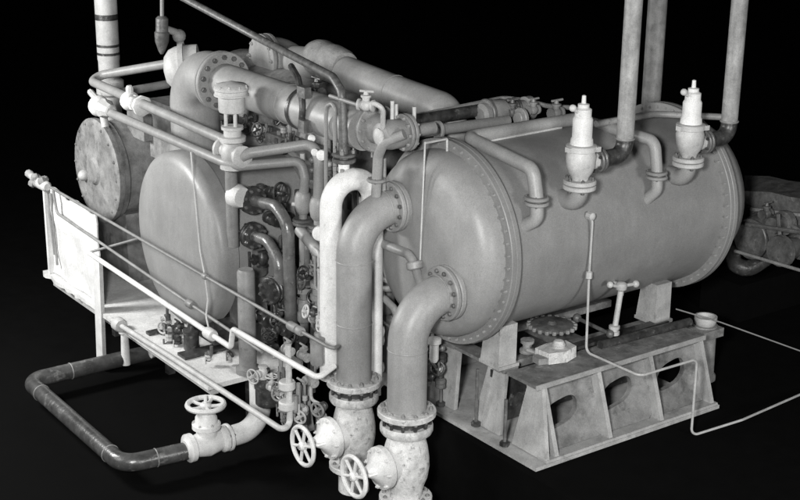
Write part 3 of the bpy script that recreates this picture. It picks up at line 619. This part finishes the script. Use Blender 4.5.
dark_valve('dark valve with handwheel right of the white cap, highest in the nest', Vector((-0.360, 2.681, 1.154)), (0, 1, 0), (.35, -1, .1), .055)
dark_valve('dark valve with small handwheel just below the highest one', Vector((-0.360, 2.577, 0.980)), (0, 1, 0), (.3, -1, .05), .05)
dark_valve('dark valve body with round flange behind the curved pipes', Vector((-0.400, 2.659, 0.674)), (0, 0, 1), (-1, 0, 0), .05, wheel=False)
dark_valve('dark flanged valve low in the nest above the rail', Vector((-0.520, 2.442, 0.308)), (0, -1, -.1), (-1, 0, .2), .055, wheel=False)
dark_valve('dark flanged valve lowest in the nest, touching the rail', Vector((-0.560, 2.105, 0.334)), (0, -1, -.1), (-1, 0, .2), .045, wheel=False)
solo('drop_pipe', G().tube([Vector((-0.640, 2.647, 1.364)), Vector((-0.640, 2.647, 0.811))], .043, n=18), 'mid_paint', 'stout upright grey pipe between the left drum face and the white cap', 'pipe')
t = thing('dark_backing', 'added dark backing sheet behind the nest of valves', 'panel', (.1, 2.2, -.1))  # added sheet whose dark colour paints the gloom behind the nest
part('sheet', G().box((.16, 2.3, .45), (.04, .85, 1.1)), 'dark_iron', t)
for k in range(3): part('stiffener', G().box((.125, 2.0+.28*k, .45), (.03, .05, 1.06)), 'iron', t)
solo('side_plate', G().box(Vector((-0.600, 2.720, 0.490))+Vector((.06, .03, 0)), (.1, .12, .62)), 'iron', 'dark upright plate beside the left drum face', 'plate')
# upright gauge pipes with bulbs
for (px, lb, bl) in ((0, 'upright pipe with grey bulb, the left of the bulb pair', 0), (1, 'upright pipe with grey bulb, the right of the bulb pair', 1)):
    q0 = Vector((-0.330, 2.210, 1.167)) if px == 0 else Vector((-0.330, 2.020, 1.171))
    t = thing('bulb_pipe', lb, 'pipe', q0-Z*.7, 'bulb pipes beside the white bend')
    part('bulb', G().lathe([(.036, .1), (.05, .085), (.058, .05), (.058, -.0), (.05, -.04), (.036, -.06)], q0, Z, 18), 'pipe_paint', t)
    part('flange', G().disc(q0-Z*.105, Z, .075, .022, 18).disc(q0-Z*.13, Z, .075, .022, 18), 'iron', t)
    part('tube', G().tube([q0-Z*.05, q0-Z*.95], .03, n=14), 'mid_paint', t)
    part('lower_union', G().lathe([(.035, .05), (.06, .045), (.06, .01), (.045, .0), (.045, -.04), (.06, -.045), (.06, -.08), (.035, -.09)], q0-Z*.55, Z, 12), 'pipe_paint', t)
    part('sleeve', G().lathe([(.045, 0), (.05, -.02), (.05, -.16), (.035, -.18)], q0-Z*.68, Z, 14), 'mid_paint', t)
pipe('slant_pipe', 'stout grey pipe slanting down right between the bulb pipes and white bend', 'pipe', [Vector((-0.360, 2.204, 0.995)), Vector((-0.380, 2.021, 0.947)), Vector((-0.400, 1.781, 0.875))], .042, .1, 'pipe_paint', n=16)
for (px, py, r_, lb) in ((320, 233, .047, 'white round knob beside the slanting pipe'), (312, 138, .026, 'small white knob high above the bulb pipes'), (315, 152, .024, 'tiny white tag knob left of the outlet tube bend'), (322, 155, .034, 'white oval knob on the outlet tube bend')):
    q = {320: Vector((-0.500, 1.733, 1.121)), 312: Vector((-0.250, 2.214, 1.626)), 315: Vector((-0.420, 1.911, 1.616)), 322: Vector((-0.420, 1.827, 1.614))}[px]
    t = thing('ball_tap', lb, 'tap', q, 'white knobs among the pipes')
    part('cap', G().lathe([(.3*r_, -.9*r_), (r_, -.6*r_), (1.08*r_, 0), (r_, .6*r_), (.3*r_, .9*r_)], q, (-.7, -.7, .1), 16), 'white_paint', t)
    part('stem', G().tube([q, q+Vector((.05, .06, -.01))], .25*r_, n=8), 'mid_paint', t)
t = thing('chain_cocks', 'string of tiny dark cocks hanging left of the bulb pipes', 'valve', Vector((-0.360, 2.047, 1.275)))
part('tube', G().tube([Vector((-0.360, 2.042, 1.594)), Vector((-0.360, 2.047, 1.275))], .009, n=8), 'dark_iron', t)
part('cock', G().ball(Vector((-0.360, 2.043, 1.525)), .024), 'iron', t)
part('cock', G().ball(Vector((-0.360, 2.044, 1.456)), .02), 'iron', t)
part('cock', G().lathe([(.015, -.03), (.026, 0), (.015, .03)], Vector((-0.360, 2.046, 1.359)), Z, 8), 'iron', t)
pipe('coil_tube', 'thin looped capillary tube left of the white bend', 'tube', [Vector((-0.200, 2.218, 0.521)), Vector((-0.300, 2.151, 0.605)), Vector((-0.300, 2.150, 0.708)), Vector((-0.300, 2.022, 0.788)), Vector((-0.300, 1.946, 0.824))], .007, .05, 'light_paint', n=6)
pipe('small_elbow_tube', 'short pale tube entering the white bend from the left', 'tube', [Vector((-0.350, 2.019, 0.813)), Vector((-0.450, 1.667, 0.978))], .025, .05, 'mid_paint', n=12)
pipe('nest_riser', 'thin dark upright pipe behind the curved dark pipes', 'pipe', [Vector((0.000, 3.115, 1.088)), Vector((0.000, 3.157, -0.255))], .022, .05, 'iron', n=10)
pipe('nest_riser', 'thin dark upright pipe hard against the left of the white bend', 'pipe', [Vector((-0.200, 2.297, 0.497)), Vector((-0.200, 2.309, -0.294))], .02, .05, 'iron', n=10)
pipe('nest_riser', 'dark upright pipe right of the curved dark pipes reaching the low rail', 'pipe', [Vector((-0.050, 2.724, 1.110)), Vector((-0.050, 2.753, -0.231))], .026, .05, 'dark_iron', n=10)

solo('flow_pot', G().lathe([(.06, 0), (.075, .02), (.075, .17), (.085, .18), (.085, .21), (.05, .23), (.02, .26)], Vector((-0.400, 2.721, 0.527)), Z, 18), 'iron', 'dark bell-shaped pot behind the shorter curved pipe', 'pot')
for (px_, q0, q1, r_, lb) in ((0, Vector((-0.150, 2.784, 1.036)), Vector((-0.150, 2.792, 0.261)), .02, 'thin dark pipe just right of the longer curved pipe top'),
                      (1, Vector((0.000, 2.659, 0.853)), Vector((0.000, 2.682, -0.547)), .017, 'thin dark pipe between the two bulb pipes'),
                      (2, Vector((-0.100, 3.384, 0.844)), Vector((-0.100, 3.405, 0.378)), .03, 'dark upright pipe stub above the grey trunk')):
    pipe('back_riser', lb, 'pipe', [q0, q1], r_, .05, 'dark_iron', n=10)
pipe('back_link', 'dark level tube behind the bulb pipes', 'tube', [Vector((-0.100, 3.248, 0.112)), Vector((0.100, 2.955, 0.225)), Vector((0.200, 2.744, 0.299))], .02, .1, 'dark_iron', n=10)
dark_valve('small dark valve right of the shorter curved pipe at mid height', Vector((-0.160, 2.586, 0.619)), (0, 0, 1), (-1, -.4, 0), .036)
dark_valve('small dark valve on the left bulb pipe near its lower union', Vector((-0.200, 2.432, 0.381)), (0, 1, 0), (-1, -.4, .1), .034)
dark_valve('small dark valve under the right bulb pipe union', Vector((-0.220, 2.229, 0.311)), (0, 1, 0), (-1, -.2, .2), .03, wheel=False)
dark_valve('dark valve low behind the slim grey canister', Vector((-0.350, 2.237, 0.185)), (0, 1, 0), (-1, -.2, .4), .04)
dark_valve('dark valve low beside the trunk pipe', Vector((-0.600, 2.203, 0.192)), (0, 1, 0), (-.4, -.2, 1), .036)

# racks of thin instrument tubing packed between the drums; pale picks also stand for glints
def rack(name, label, lo, hi, tubes, cocks, seed, mats, rmin=.007, rmax=.019):
    rn = random.Random(seed); lo, hi = Vector(lo), Vector(hi)
    t = thing(name, label, 'tube rack', (lo.x, (lo.y+hi.y)/2, lo.z))
    rv = lambda: Vector((rn.uniform(lo.x, hi.x), rn.uniform(lo.y, hi.y), rn.uniform(lo.z, hi.z)))
    spots_ = []
    for i in range(tubes):
        p = rv(); L_ = rn.uniform(.3, .75)*(hi.z-lo.z); z0 = rn.uniform(lo.z, hi.z-L_); r_ = rn.uniform(rmin, rmax)
        pts = [Vector((p.x, p.y, z0)), Vector((p.x, p.y, z0+L_*.5))]
        d = Vector((rn.uniform(-.06, .03), rn.uniform(-.14, .14), 0))
        if rn.random() < .6: pts += [pts[-1]+d, pts[-1]+d+Z*L_*.5]
        else: pts += [pts[-1]+Z*L_*.5, pts[-1]+Z*L_*.5+d]
        part('tube', G().tube(pts, r_, .03, 8, 4), rn.choice(mats), t)
        for k in range(rn.choice((1, 2, 2))):
            q = pts[0].lerp(pts[1], rn.uniform(.05, .95)); spots_.append((q, r_))
            w_ = r_*rn.uniform(1.7, 2.4)
            part('union', G().lathe([(r_, -w_), (w_, -w_*.8), (w_, -w_*.1), (w_*.75, 0), (w_, w_*.1), (w_, w_*.8), (r_, w_)], q, Z, 8), rn.choice(mats), t)
    for i in range(cocks):
        q, r_ = rn.choice(spots_); q = q+Z*rn.uniform(-.08, .08); s_ = rn.uniform(.016, .028)
        ax = Vector((-1, rn.uniform(-.9, .3), rn.uniform(-.2, .5))).normalized()
        k = part('cock', G().lathe([(.6*s_, -s_), (1.1*s_, -.8*s_), (1.2*s_, 0), (.8*s_, .5*s_), (.5*s_, 1.2*s_), (.5*s_, 2*s_), (.2*s_, 2.2*s_)], q, ax, 10), rn.choice(mats), t)
        if rn.random() < .5: part('handwheel', G().wheel(q+ax*2*s_, ax, 1.7*s_, .3*s_, 4), rn.choice(mats), k)
        else: part('handle', G().tube([q+ax*2*s_-Z*1.6*s_, q+ax*2*s_+Z*2*s_], .32*s_, n=6), rn.choice(mats), k)
    return t
DK = ['dark_iron', 'dark_iron', 'iron', 'iron', 'mid_paint', 'light_paint']
rack('instrument_rack', 'dense rack of thin dark tubes and cocks beside the bulb pipes', (-.2, 1.8, .0), (.1, 2.3, 1.5), 20, 26, 5, ['dark_iron', 'gloss_iron', 'gloss_iron', 'iron', 'mid_paint', 'light_paint'])
rack('instrument_rack', 'tangle of dark tubes and cocks behind the curved dark pipes', (-.38, 2.1, .1), (.0, 2.6, 1.25), 15, 26, 8, ['dark_iron', 'dark_iron', 'gloss_iron', 'gloss_iron', 'mid_paint', 'light_paint'], .009, .024)
rack('instrument_rack', 'thin tubes and taps packed between the two elbow pipes', (-.3, .95, .05), (-.05, 1.4, .95), 11, 14, 11, DK)
rack('instrument_rack', 'low cluster of small drain tubes and cocks at the right end of the rails', (-.88, 1.35, -.12), (-.62, 1.8, .32), 11, 16, 14, ['iron', 'mid_paint', 'light_paint', 'cast', 'dark_iron'], .008, .018)
rack('instrument_rack', 'thin tubes and cocks standing among the overhead pipes above the white bend', (-.25, 1.75, 1.35), (.1, 2.35, 1.98), 9, 12, 17, ['iron', 'dark_iron', 'mid_paint', 'light_paint'], .008, .016)
rack('instrument_rack', 'small dark tubes and cocks low under the left drum', (-.85, 2.6, -.08), (-.62, 3.5, .14), 7, 12, 21, ['iron', 'dark_iron', 'light_paint'], .008, .015)
rack('instrument_rack', 'dark fittings between the compressor casing and the wide elbow', (-.3, 2.7, 1.35), (-.05, 3.4, 1.65), 8, 10, 23, ['iron', 'dark_iron', 'cast'], .01, .02)

rack('instrument_rack', 'bunch of thin tubes and bright tiny taps hard left of the white bend', (-.5, 1.55, .1), (-.36, 1.95, 1.0), 12, 20, 31, ['dark_iron', 'gloss_iron', 'iron', 'mid_paint', 'light_paint'], .006, .013)
rack('instrument_rack', 'small dark cocks and tubes among the dark flanges in front of the panel', (-.52, 2.15, .1), (-.4, 2.5, .8), 8, 16, 37, ['dark_iron', 'dark_iron', 'gloss_iron', 'iron'], .007, .015)
# bits between the elbow pipes, in front of the drum's head
pipe('tap_tube', 'grey bent tube with union between the two elbow pipes', 'pipe', [Vector((-0.330, 1.361, 1.141)), Vector((-0.360, 0.953, 1.165)), Vector((-0.360, 0.890, 1.130)), Vector((-0.330, 0.865, 1.002))], .03, .05, 'pipe_paint', (), (), 14,
     collars=[(Vector((-0.360, 0.879, 1.114)), (.0, -.35, -1), .055, .05)])
pipe('curl_tube', 'curly grey tube right of the taller elbow pipe', 'tube', [Vector((-0.200, 1.568, 0.911)), Vector((-0.200, 1.498, 0.833)), Vector((-0.200, 1.295, 0.837)), Vector((-0.200, 1.361, 0.783)), Vector((-0.200, 1.543, 0.729))], .022, .04, 'mid_paint', n=12)
pipe('curl_tube', 'grey tube curling from a small union toward the shorter elbow pipe', 'tube', [Vector((-0.300, 1.400, 0.743)), Vector((-0.300, 1.276, 0.760)), Vector((-0.300, 1.176, 0.729)), Vector((-0.300, 1.132, 0.674))], .024, .05, 'pipe_paint', n=12)
t = thing('tap_stack', 'upright stack of little taps between the two elbow pipes', 'valve', Vector((-0.300, 1.324, 0.069)))
part('tube', G().tube([Vector((-0.300, 1.344, 0.801)), Vector((-0.300, 1.336, 0.065))], .014, n=10), 'mid_paint', t)
for (yy_, m_) in ((297, 'pipe_paint'), (331, 'light_paint'), (340, 'mid_paint'), (368, 'cast'), (382, 'cast')):
    q = Vector((-.3, Vector((-0.300, 1.343, 0.753)).y, Vector((-0.300, 1.343, 0.753)).z-(yy_-297)*.00693))
    part('tap', G().lathe([(.02, -.04), (.036, -.03), (.042, 0), (.036, .03), (.02, .04)], q, Z, 10).tube([q-Y*.0, q-X*.08-Y*.03], .014, n=8), m_, t)
solo('filter_pot', G().lathe([(.05, 0), (.06, .02), (.06, .2), (.07, .21), (.07, .24), (.04, .26)], Vector((-0.120, 1.516, 0.557)), Z, 16), 'iron', 'dark small pot behind the tap stack', 'pot')
solo('end_tap', G().lathe([(.02, 0), (.03, .02), (.03, .12), (.045, .13), (.045, .16), (.02, .17)], Vector((-0.200, 0.877, 0.436)), Z, 12), 'light_paint', 'pale small tap standing right of the shorter elbow pipe', 'tap')

# ------------------------------------------------------------------ front rails, platform and drain pipework
t = thing('platform', 'long white drip platform running along the machine front at lower left', 'platform', (-.7, 3.4, -.62))
rag = [(-.97+random.uniform(-.018, .012), 5.42-i*.05, -.1) for i in range(24)]
part('deck', G().prism([(-.2, 5.42, -.1)]+rag+[(-.985, 4.2, -.1), (-.985, 2.44, -.1), (-.2, 2.44, -.1)], (0, 0, -.035)), 'panel_white', t)
part('gap_plate', G().box((-.7, 3.0, -.087), (.4, .12, .022)), 'dark_iron', t)
part('gap_plate', G().box((-.7, 3.55, -.087), (.4, .06, .022)), 'dark_iron', t)
for yy in (2.6, 3.9, 4.9): part('leg', G().box((-.55, yy, -.38), (.06, .06, .48)), 'dark_iron', t)
part('beam', G().box((-.9, 3.9, -.17), (.06, 2.8, .07)), 'light_paint', t)
t = thing('splash_panel', 'white upright sheet panel at the far left end of the platform', 'panel', (-.93, 4.9, -.1))
g = G(); nu, nv = 14, 9; rs = random.Random(9)           # a slightly buckled sheet with an uneven top edge
for side in (0, 1):
    for a_ in range(nu+1):
        for b_ in range(nv+1):
            yy = 5.30-.94*a_/nu; top = .665-.0*a_+.03*math.sin(a_*.9)*(b_ == nv)
            g.v.append(Vector((-.92+.012*side+.012*math.sin(a_*.8+b_*.5)+.006*math.sin(b_*1.7), yy, -.09+(top+.09)*b_/nv)))
m_ = (nu+1)*(nv+1)
for side in (0, 1):
    for a_ in range(nu):
        for b_ in range(nv):
            q_ = side*m_+a_*(nv+1)+b_; g.f.append((q_, q_+1, q_+nv+2, q_+nv+1) if side else (q_, q_+nv+1, q_+nv+2, q_+1))
for a_ in range(nu): 
    for e_ in (0, nv): q_ = a_*(nv+1)+e_; g.f.append((q_, q_+nv+1, m_+q_+nv+1, m_+q_))
for b_ in range(nv):
    for e_ in (0, nu): q_ = e_*(nv+1)+b_; g.f.append((q_, q_+1, m_+q_+1, m_+q_))
part('sheet', g, 'panel_white', t)
part('corner_post', G().prism([(-.955, 5.30, -.097), (-.955, 5.335, -.097), (-.955, 5.335, .66), (-.955, 5.30, .66)], (.06, 0, 0)), 'white_paint', t)
part('stay', G().tube([(-.94, 5.28, .63), (-.94, 5.2, .1)], .011, n=8).tube([(-.94, 5.2, .64), (-.94, 5.16, .02)], .011, n=8), 'mid_paint', t)
t = thing('corner_cluster', 'knobby mottled fitting on the far-left corner of the white panel', 'fitting', Vector((-0.950, 5.308, 0.671)))
g = G()
rnd = random.Random(3); g = G(); q = Vector((-0.950, 5.392, 0.687))
for i in range(13):
    g.lathe([(.02, -.03), (.034, -.02), (.038, .0), (.03, .025), (.012, .035)], q+Vector((rnd.uniform(-.04, .04), rnd.uniform(-.1, .1), rnd.uniform(-.035, .05))), (rnd.uniform(-1, 1), rnd.uniform(-1, 1), rnd.uniform(-.3, 1)), 7)
part('fittings', g, 'cast', t, 'stuff')
part('body', G().lathe([(.03, -.16), (.045, -.14), (.05, -.02), (.04, .02), (.05, .08), (.035, .13)], q, (0, 1, 0), 10), 'light_paint', t)
part('nozzle', G().lathe([(.02, .12), (.032, .14), (.034, .19), (.024, .21), (.036, .22), (.034, .25), (.012, .26)], q, (0, 1, .12), 9), 'light_paint', t)
pipe('front_rail', 'thin dark rail from the far-left panel corner sloping down to the taller elbow', 'rail',
     [Vector((-0.950, 5.176, 0.702)), Vector((-0.950, 2.565, 0.690)), Vector((-0.950, 0.908, 0.686)), Vector((-0.840, 1.009, 0.647))], .0115, .03, 'mid_paint', n=12,
     collars=[(Vector((-0.950, 2.493, 0.690)), Y, .022, .05), (Vector((-0.950, 1.351, 0.685)), Y, .03, .09), (Vector((-0.950, 1.269, 0.685)), Y, .03, .05)])
pipe('middle_rail', 'dark thin rail below the top one, ending among the drain valves', 'rail',
     [Vector((-0.965, 5.078, 0.701)), Vector((-0.965, 5.025, 0.516)), Vector((-0.955, 3.679, 0.455)), Vector((-0.900, 2.829, 0.374)), Vector((-0.860, 1.895, 0.312))], .0115, [.05, .3, .3], 'mid_paint', n=12,
     collars=[(Vector((-0.900, 2.829, 0.374)), Y, .03, .08)])
pipe('white_rail', 'white rail pipe with a step, on posts along the platform front', 'rail',
     [Vector((-1.000, 4.333, 0.364)), Vector((-1.000, 2.064, 0.320)), Vector((-1.000, 2.029, 0.463)), Vector((-1.000, 0.988, 0.481)), Vector((-0.850, 1.039, 0.506))], .0195, .03, 'white_paint', n=14,
     collars=[(Vector((-1.000, 2.354, 0.322)), Y, .042, .1)])
pipe('cross_bar', 'dark thin crossbar between the rails in front of the left drum', 'rail', [Vector((-0.980, 4.359, 0.361)), Vector((-0.660, 4.111, 0.486))], .0105, .03, 'mid_paint', n=10)
t = thing('rail_post', 'white square post under the far-left end of the white rail', 'post', Vector((-1.000, 4.251, -0.584)), 'white rail posts')
part('post', G().prism([Vector((-1.000, 4.261, 0.342)), Vector((-1.000, 4.149, 0.340)), Vector((-1.000, 4.190, -0.554)), Vector((-1.000, 4.315, -0.632))], (.04, .02, 0)), 'white_paint', t)
part('foot', G().box(Vector((-0.970, 4.301, -0.608)), (.12, .12, .02)), 'white_paint', t)
t = thing('rail_post', 'short white round post right of the square one, beneath the drain pipe', 'post', Vector((-0.900, 3.968, -0.466)), 'white rail posts')
part('post', G().lathe([(.036, -.02), (.034, .12), (.03, .24), (.045, .25), (.05, .3), (.03, .32)], Vector((-0.900, 3.968, -0.466)), Z, 14), 'white_paint', t)
solo('sight_wire', G().tube([Vector((-0.820, 2.884, 1.467)), Vector((-0.850, 2.744, 0.793)), Vector((-0.930, 2.531, 0.677)), Vector((-0.930, 2.499, 0.511)), Vector((-0.950, 2.498, 0.397)), Vector((-1.000, 2.354, 0.322))], .0065, .05, 6), 'light_paint', 'thin upright wire hanging in front of the left drum face', 'wire')
# drain pipe along the platform's edge, up to two unions
pipe('drain_pipe', 'pale pipe along the platform lower edge turning up to the two unions', 'pipe',
     [Vector((-1.020, 3.920, -0.068)), Vector((-1.020, 2.940, -0.040)), Vector((-1.020, 1.387, -0.016)), Vector((-0.940, 1.420, -0.015)), Vector((-0.940, 1.430, 0.535))], .0205, .05, 'light_paint', n=14,
     collars=[(Vector((-0.940, 1.450, 0.254)), Z, .055, .06), (Vector((-0.940, 1.453, 0.113)), Z, .055, .06), (Vector((-1.020, 3.794, -0.065)), Y, .055, .09)])
# loop pipe with gate valve
LZ = -.45
pipe('floor_loop', 'dark-shaded pipe loop lying in front at lower left', 'pipe',
     [Vector((-0.311, 4.006, -0.450)), Vector((-1.694, 4.011, -0.450)), Vector((-1.709, 2.312, -0.450)), Vector((-1.249, 2.259, -0.450))], .062, .13, 'loop_paint', (), [], 24, None, 10)
for (pa, pb, f_) in ((Vector((-1.694, 4.011, -0.450)), Vector((-1.709, 2.312, -0.450)), .16), (Vector((-1.694, 4.011, -0.450)), Vector((-1.709, 2.312, -0.450)), .88), (Vector((-1.709, 2.312, -0.450)), Vector((-1.249, 2.259, -0.450)), .5), (Vector((-0.311, 4.006, -0.450)), Vector((-1.694, 4.011, -0.450)), .75)):
    part('weld_seam', G().torus(pa.lerp(pb, f_), pb-pa, .0615, .005, 24, 6), 'mid_paint', bpy.data.objects['floor_loop'])
v = Vector((-1.106, 2.251, -0.430))
t = thing('gate_valve', 'white gate valve with flat handwheel on the floor loop', 'valve', v-Z*.1)
part('body', G().lathe([(.062, -.17), (.07, -.16), (.1, -.15), (.1, -.115), (.075, -.1), (.085, -.05), (.095, 0), (.085, .05), (.075, .1), (.095, .115), (.095, .14), (.07, .145), (.062, .15)], v, X, 24), 'white_paint', t)
part('bonnet', G().lathe([(.075, .05), (.07, .11), (.1, .12), (.1, .15), (.08, .16), (.075, .2), (.045, .24), (.03, .27)], v, Z, 20), 'white_paint', t)
part('bolts', G().bolts(v+Z*.15, Z, .085, 6, .012, .018), 'light_paint', t, 'stuff')
part('handwheel', G().wheel(v+Z*.29, Z, .125, .0185, 5, .01), 'white_paint', t)
part('stem', G().tube([v+Z*.25, v+Z*.36], .012, n=8), 'white_paint', t)
rb = Vector((-0.676, 2.310, -0.237))
pipe('riser_pipe', 'pale stout riser joining the gate valve to the drum side', 'pipe',
     [v+X*.14, Vector((rb.x, v.y, v.z)), Vector((rb.x, v.y, .02)), ], .075, .17, 'white_paint', [(v+X*.165, X, .098, .026, 6)], (), 24, None, 10)
tb = Vector((-0.745, 2.290, 0.204)); th_ = Vector((-0.730, 2.290, 0.780)).z-.0
part('trunk', G().lathe([(.085, -.02), (.085, .02), (.062, .025), (.061, th_-.06), (.05, th_-.04)], Vector((tb.x, 2.29, .02)), Z, 24), 'mid_paint', bpy.data.objects['riser_pipe'])
# small fittings round the platform
def can(label, o, r_, h_, mat, name='canister'):
    t = thing(name, label, 'canister', V3(o), 'small canisters under the rails')
    part('can', G().lathe([(r_*.9, 0), (r_, .01), (r_, h_-.01), (r_*.9, h_)], o, Z, 20), mat, t)
    part('lid', G().lathe([(r_*1.08, h_-.015), (r_*1.08, h_+.012), (r_*.5, h_+.02), (r_*.4, h_+.05)], o, Z, 20), mat, t)
can('dark upright canister below the white rail, left of the riser', Vector((-0.750, 3.121, -0.161)), .058, .2, 'dark_iron')
can('dark wide canister low beside the two unions', Vector((-0.800, 1.932, -0.095)), .085, .14, 'dark_iron')
can('grey slim canister at the right end of the rails', Vector((-0.850, 1.233, 0.453)), .042, .16, 'mid_paint')
can('small pale canister on the white platform left of the dark one', Vector((-0.800, 3.350, -0.194)), .045, .07, 'light_paint')
small_valve('drain_cock', 'pale small cock between the riser and the unions', Vector((-0.860, 1.887, 0.170)), Z, (-1, -.3, 0), .036, 'light_paint', True, 'drain cocks')
small_valve('drain_cock', 'pale small cock under the white rail just right of the riser', Vector((-0.880, 1.740, 0.113)), (0, 1, 0), (0, 0, 1), .03, 'light_paint', True, 'drain cocks')
small_valve('drain_cock', 'small grey cock at the top of the union pipe', Vector((-0.920, 1.464, 0.485)), (0, 1, 0), (0, 0, 1), .034, 'mid_paint', False, 'drain cocks')
small_valve('drain_cock', 'small dark cock on the platform under the left drum', Vector((-0.620, 3.594, -0.134)), (0, 1, 0), (0, 0, 1), .036, 'dark_iron', False, 'drain cocks')
small_valve('drain_cock', 'small pale cock at the platform edge far left of the canisters', Vector((-0.720, 3.745, -0.220)), (0, 1, 0), (-1, 0, 1), .032, 'light_paint', False, 'drain cocks')
small_valve('drain_cock', 'pale cock joined to the flange of the taller elbow valve', Vector((-0.860, 1.289, 0.319)), (0, 1, 0), (-1, 0, .3), .036, 'cast', False, 'drain cocks')
small_valve('drain_cock', 'small mottled cock between the rail end and grey slim canister', Vector((-0.800, 1.466, 0.416)), (0, 1, 0), (0, 0, 1), .035, 'cast', False, 'drain cocks')
solo('strut', G().prism([Vector((-0.700, 1.730, 0.086)), Vector((-0.700, 1.655, 0.113)), Vector((-0.700, 1.586, -0.195)), Vector((-0.700, 1.674, -0.229))], (.05, 0, 0)), 'mid_paint', 'grey slanting strut left of the taller elbow valve', 'strut')
solo('low_box', G().box(Vector((-0.500, 3.054, 0.078)), (.35, .3, .2)), 'dark_iron', 'dark low box under the left drum beside the trunk pipe', 'box')
pipe('low_pipe', 'pale short pipe end reaching under the platform to the floor loop', 'pipe', [Vector((-0.850, 3.627, -0.277)), Vector((-0.550, 3.604, -0.254))], .05, .1, 'light_paint', n=16)
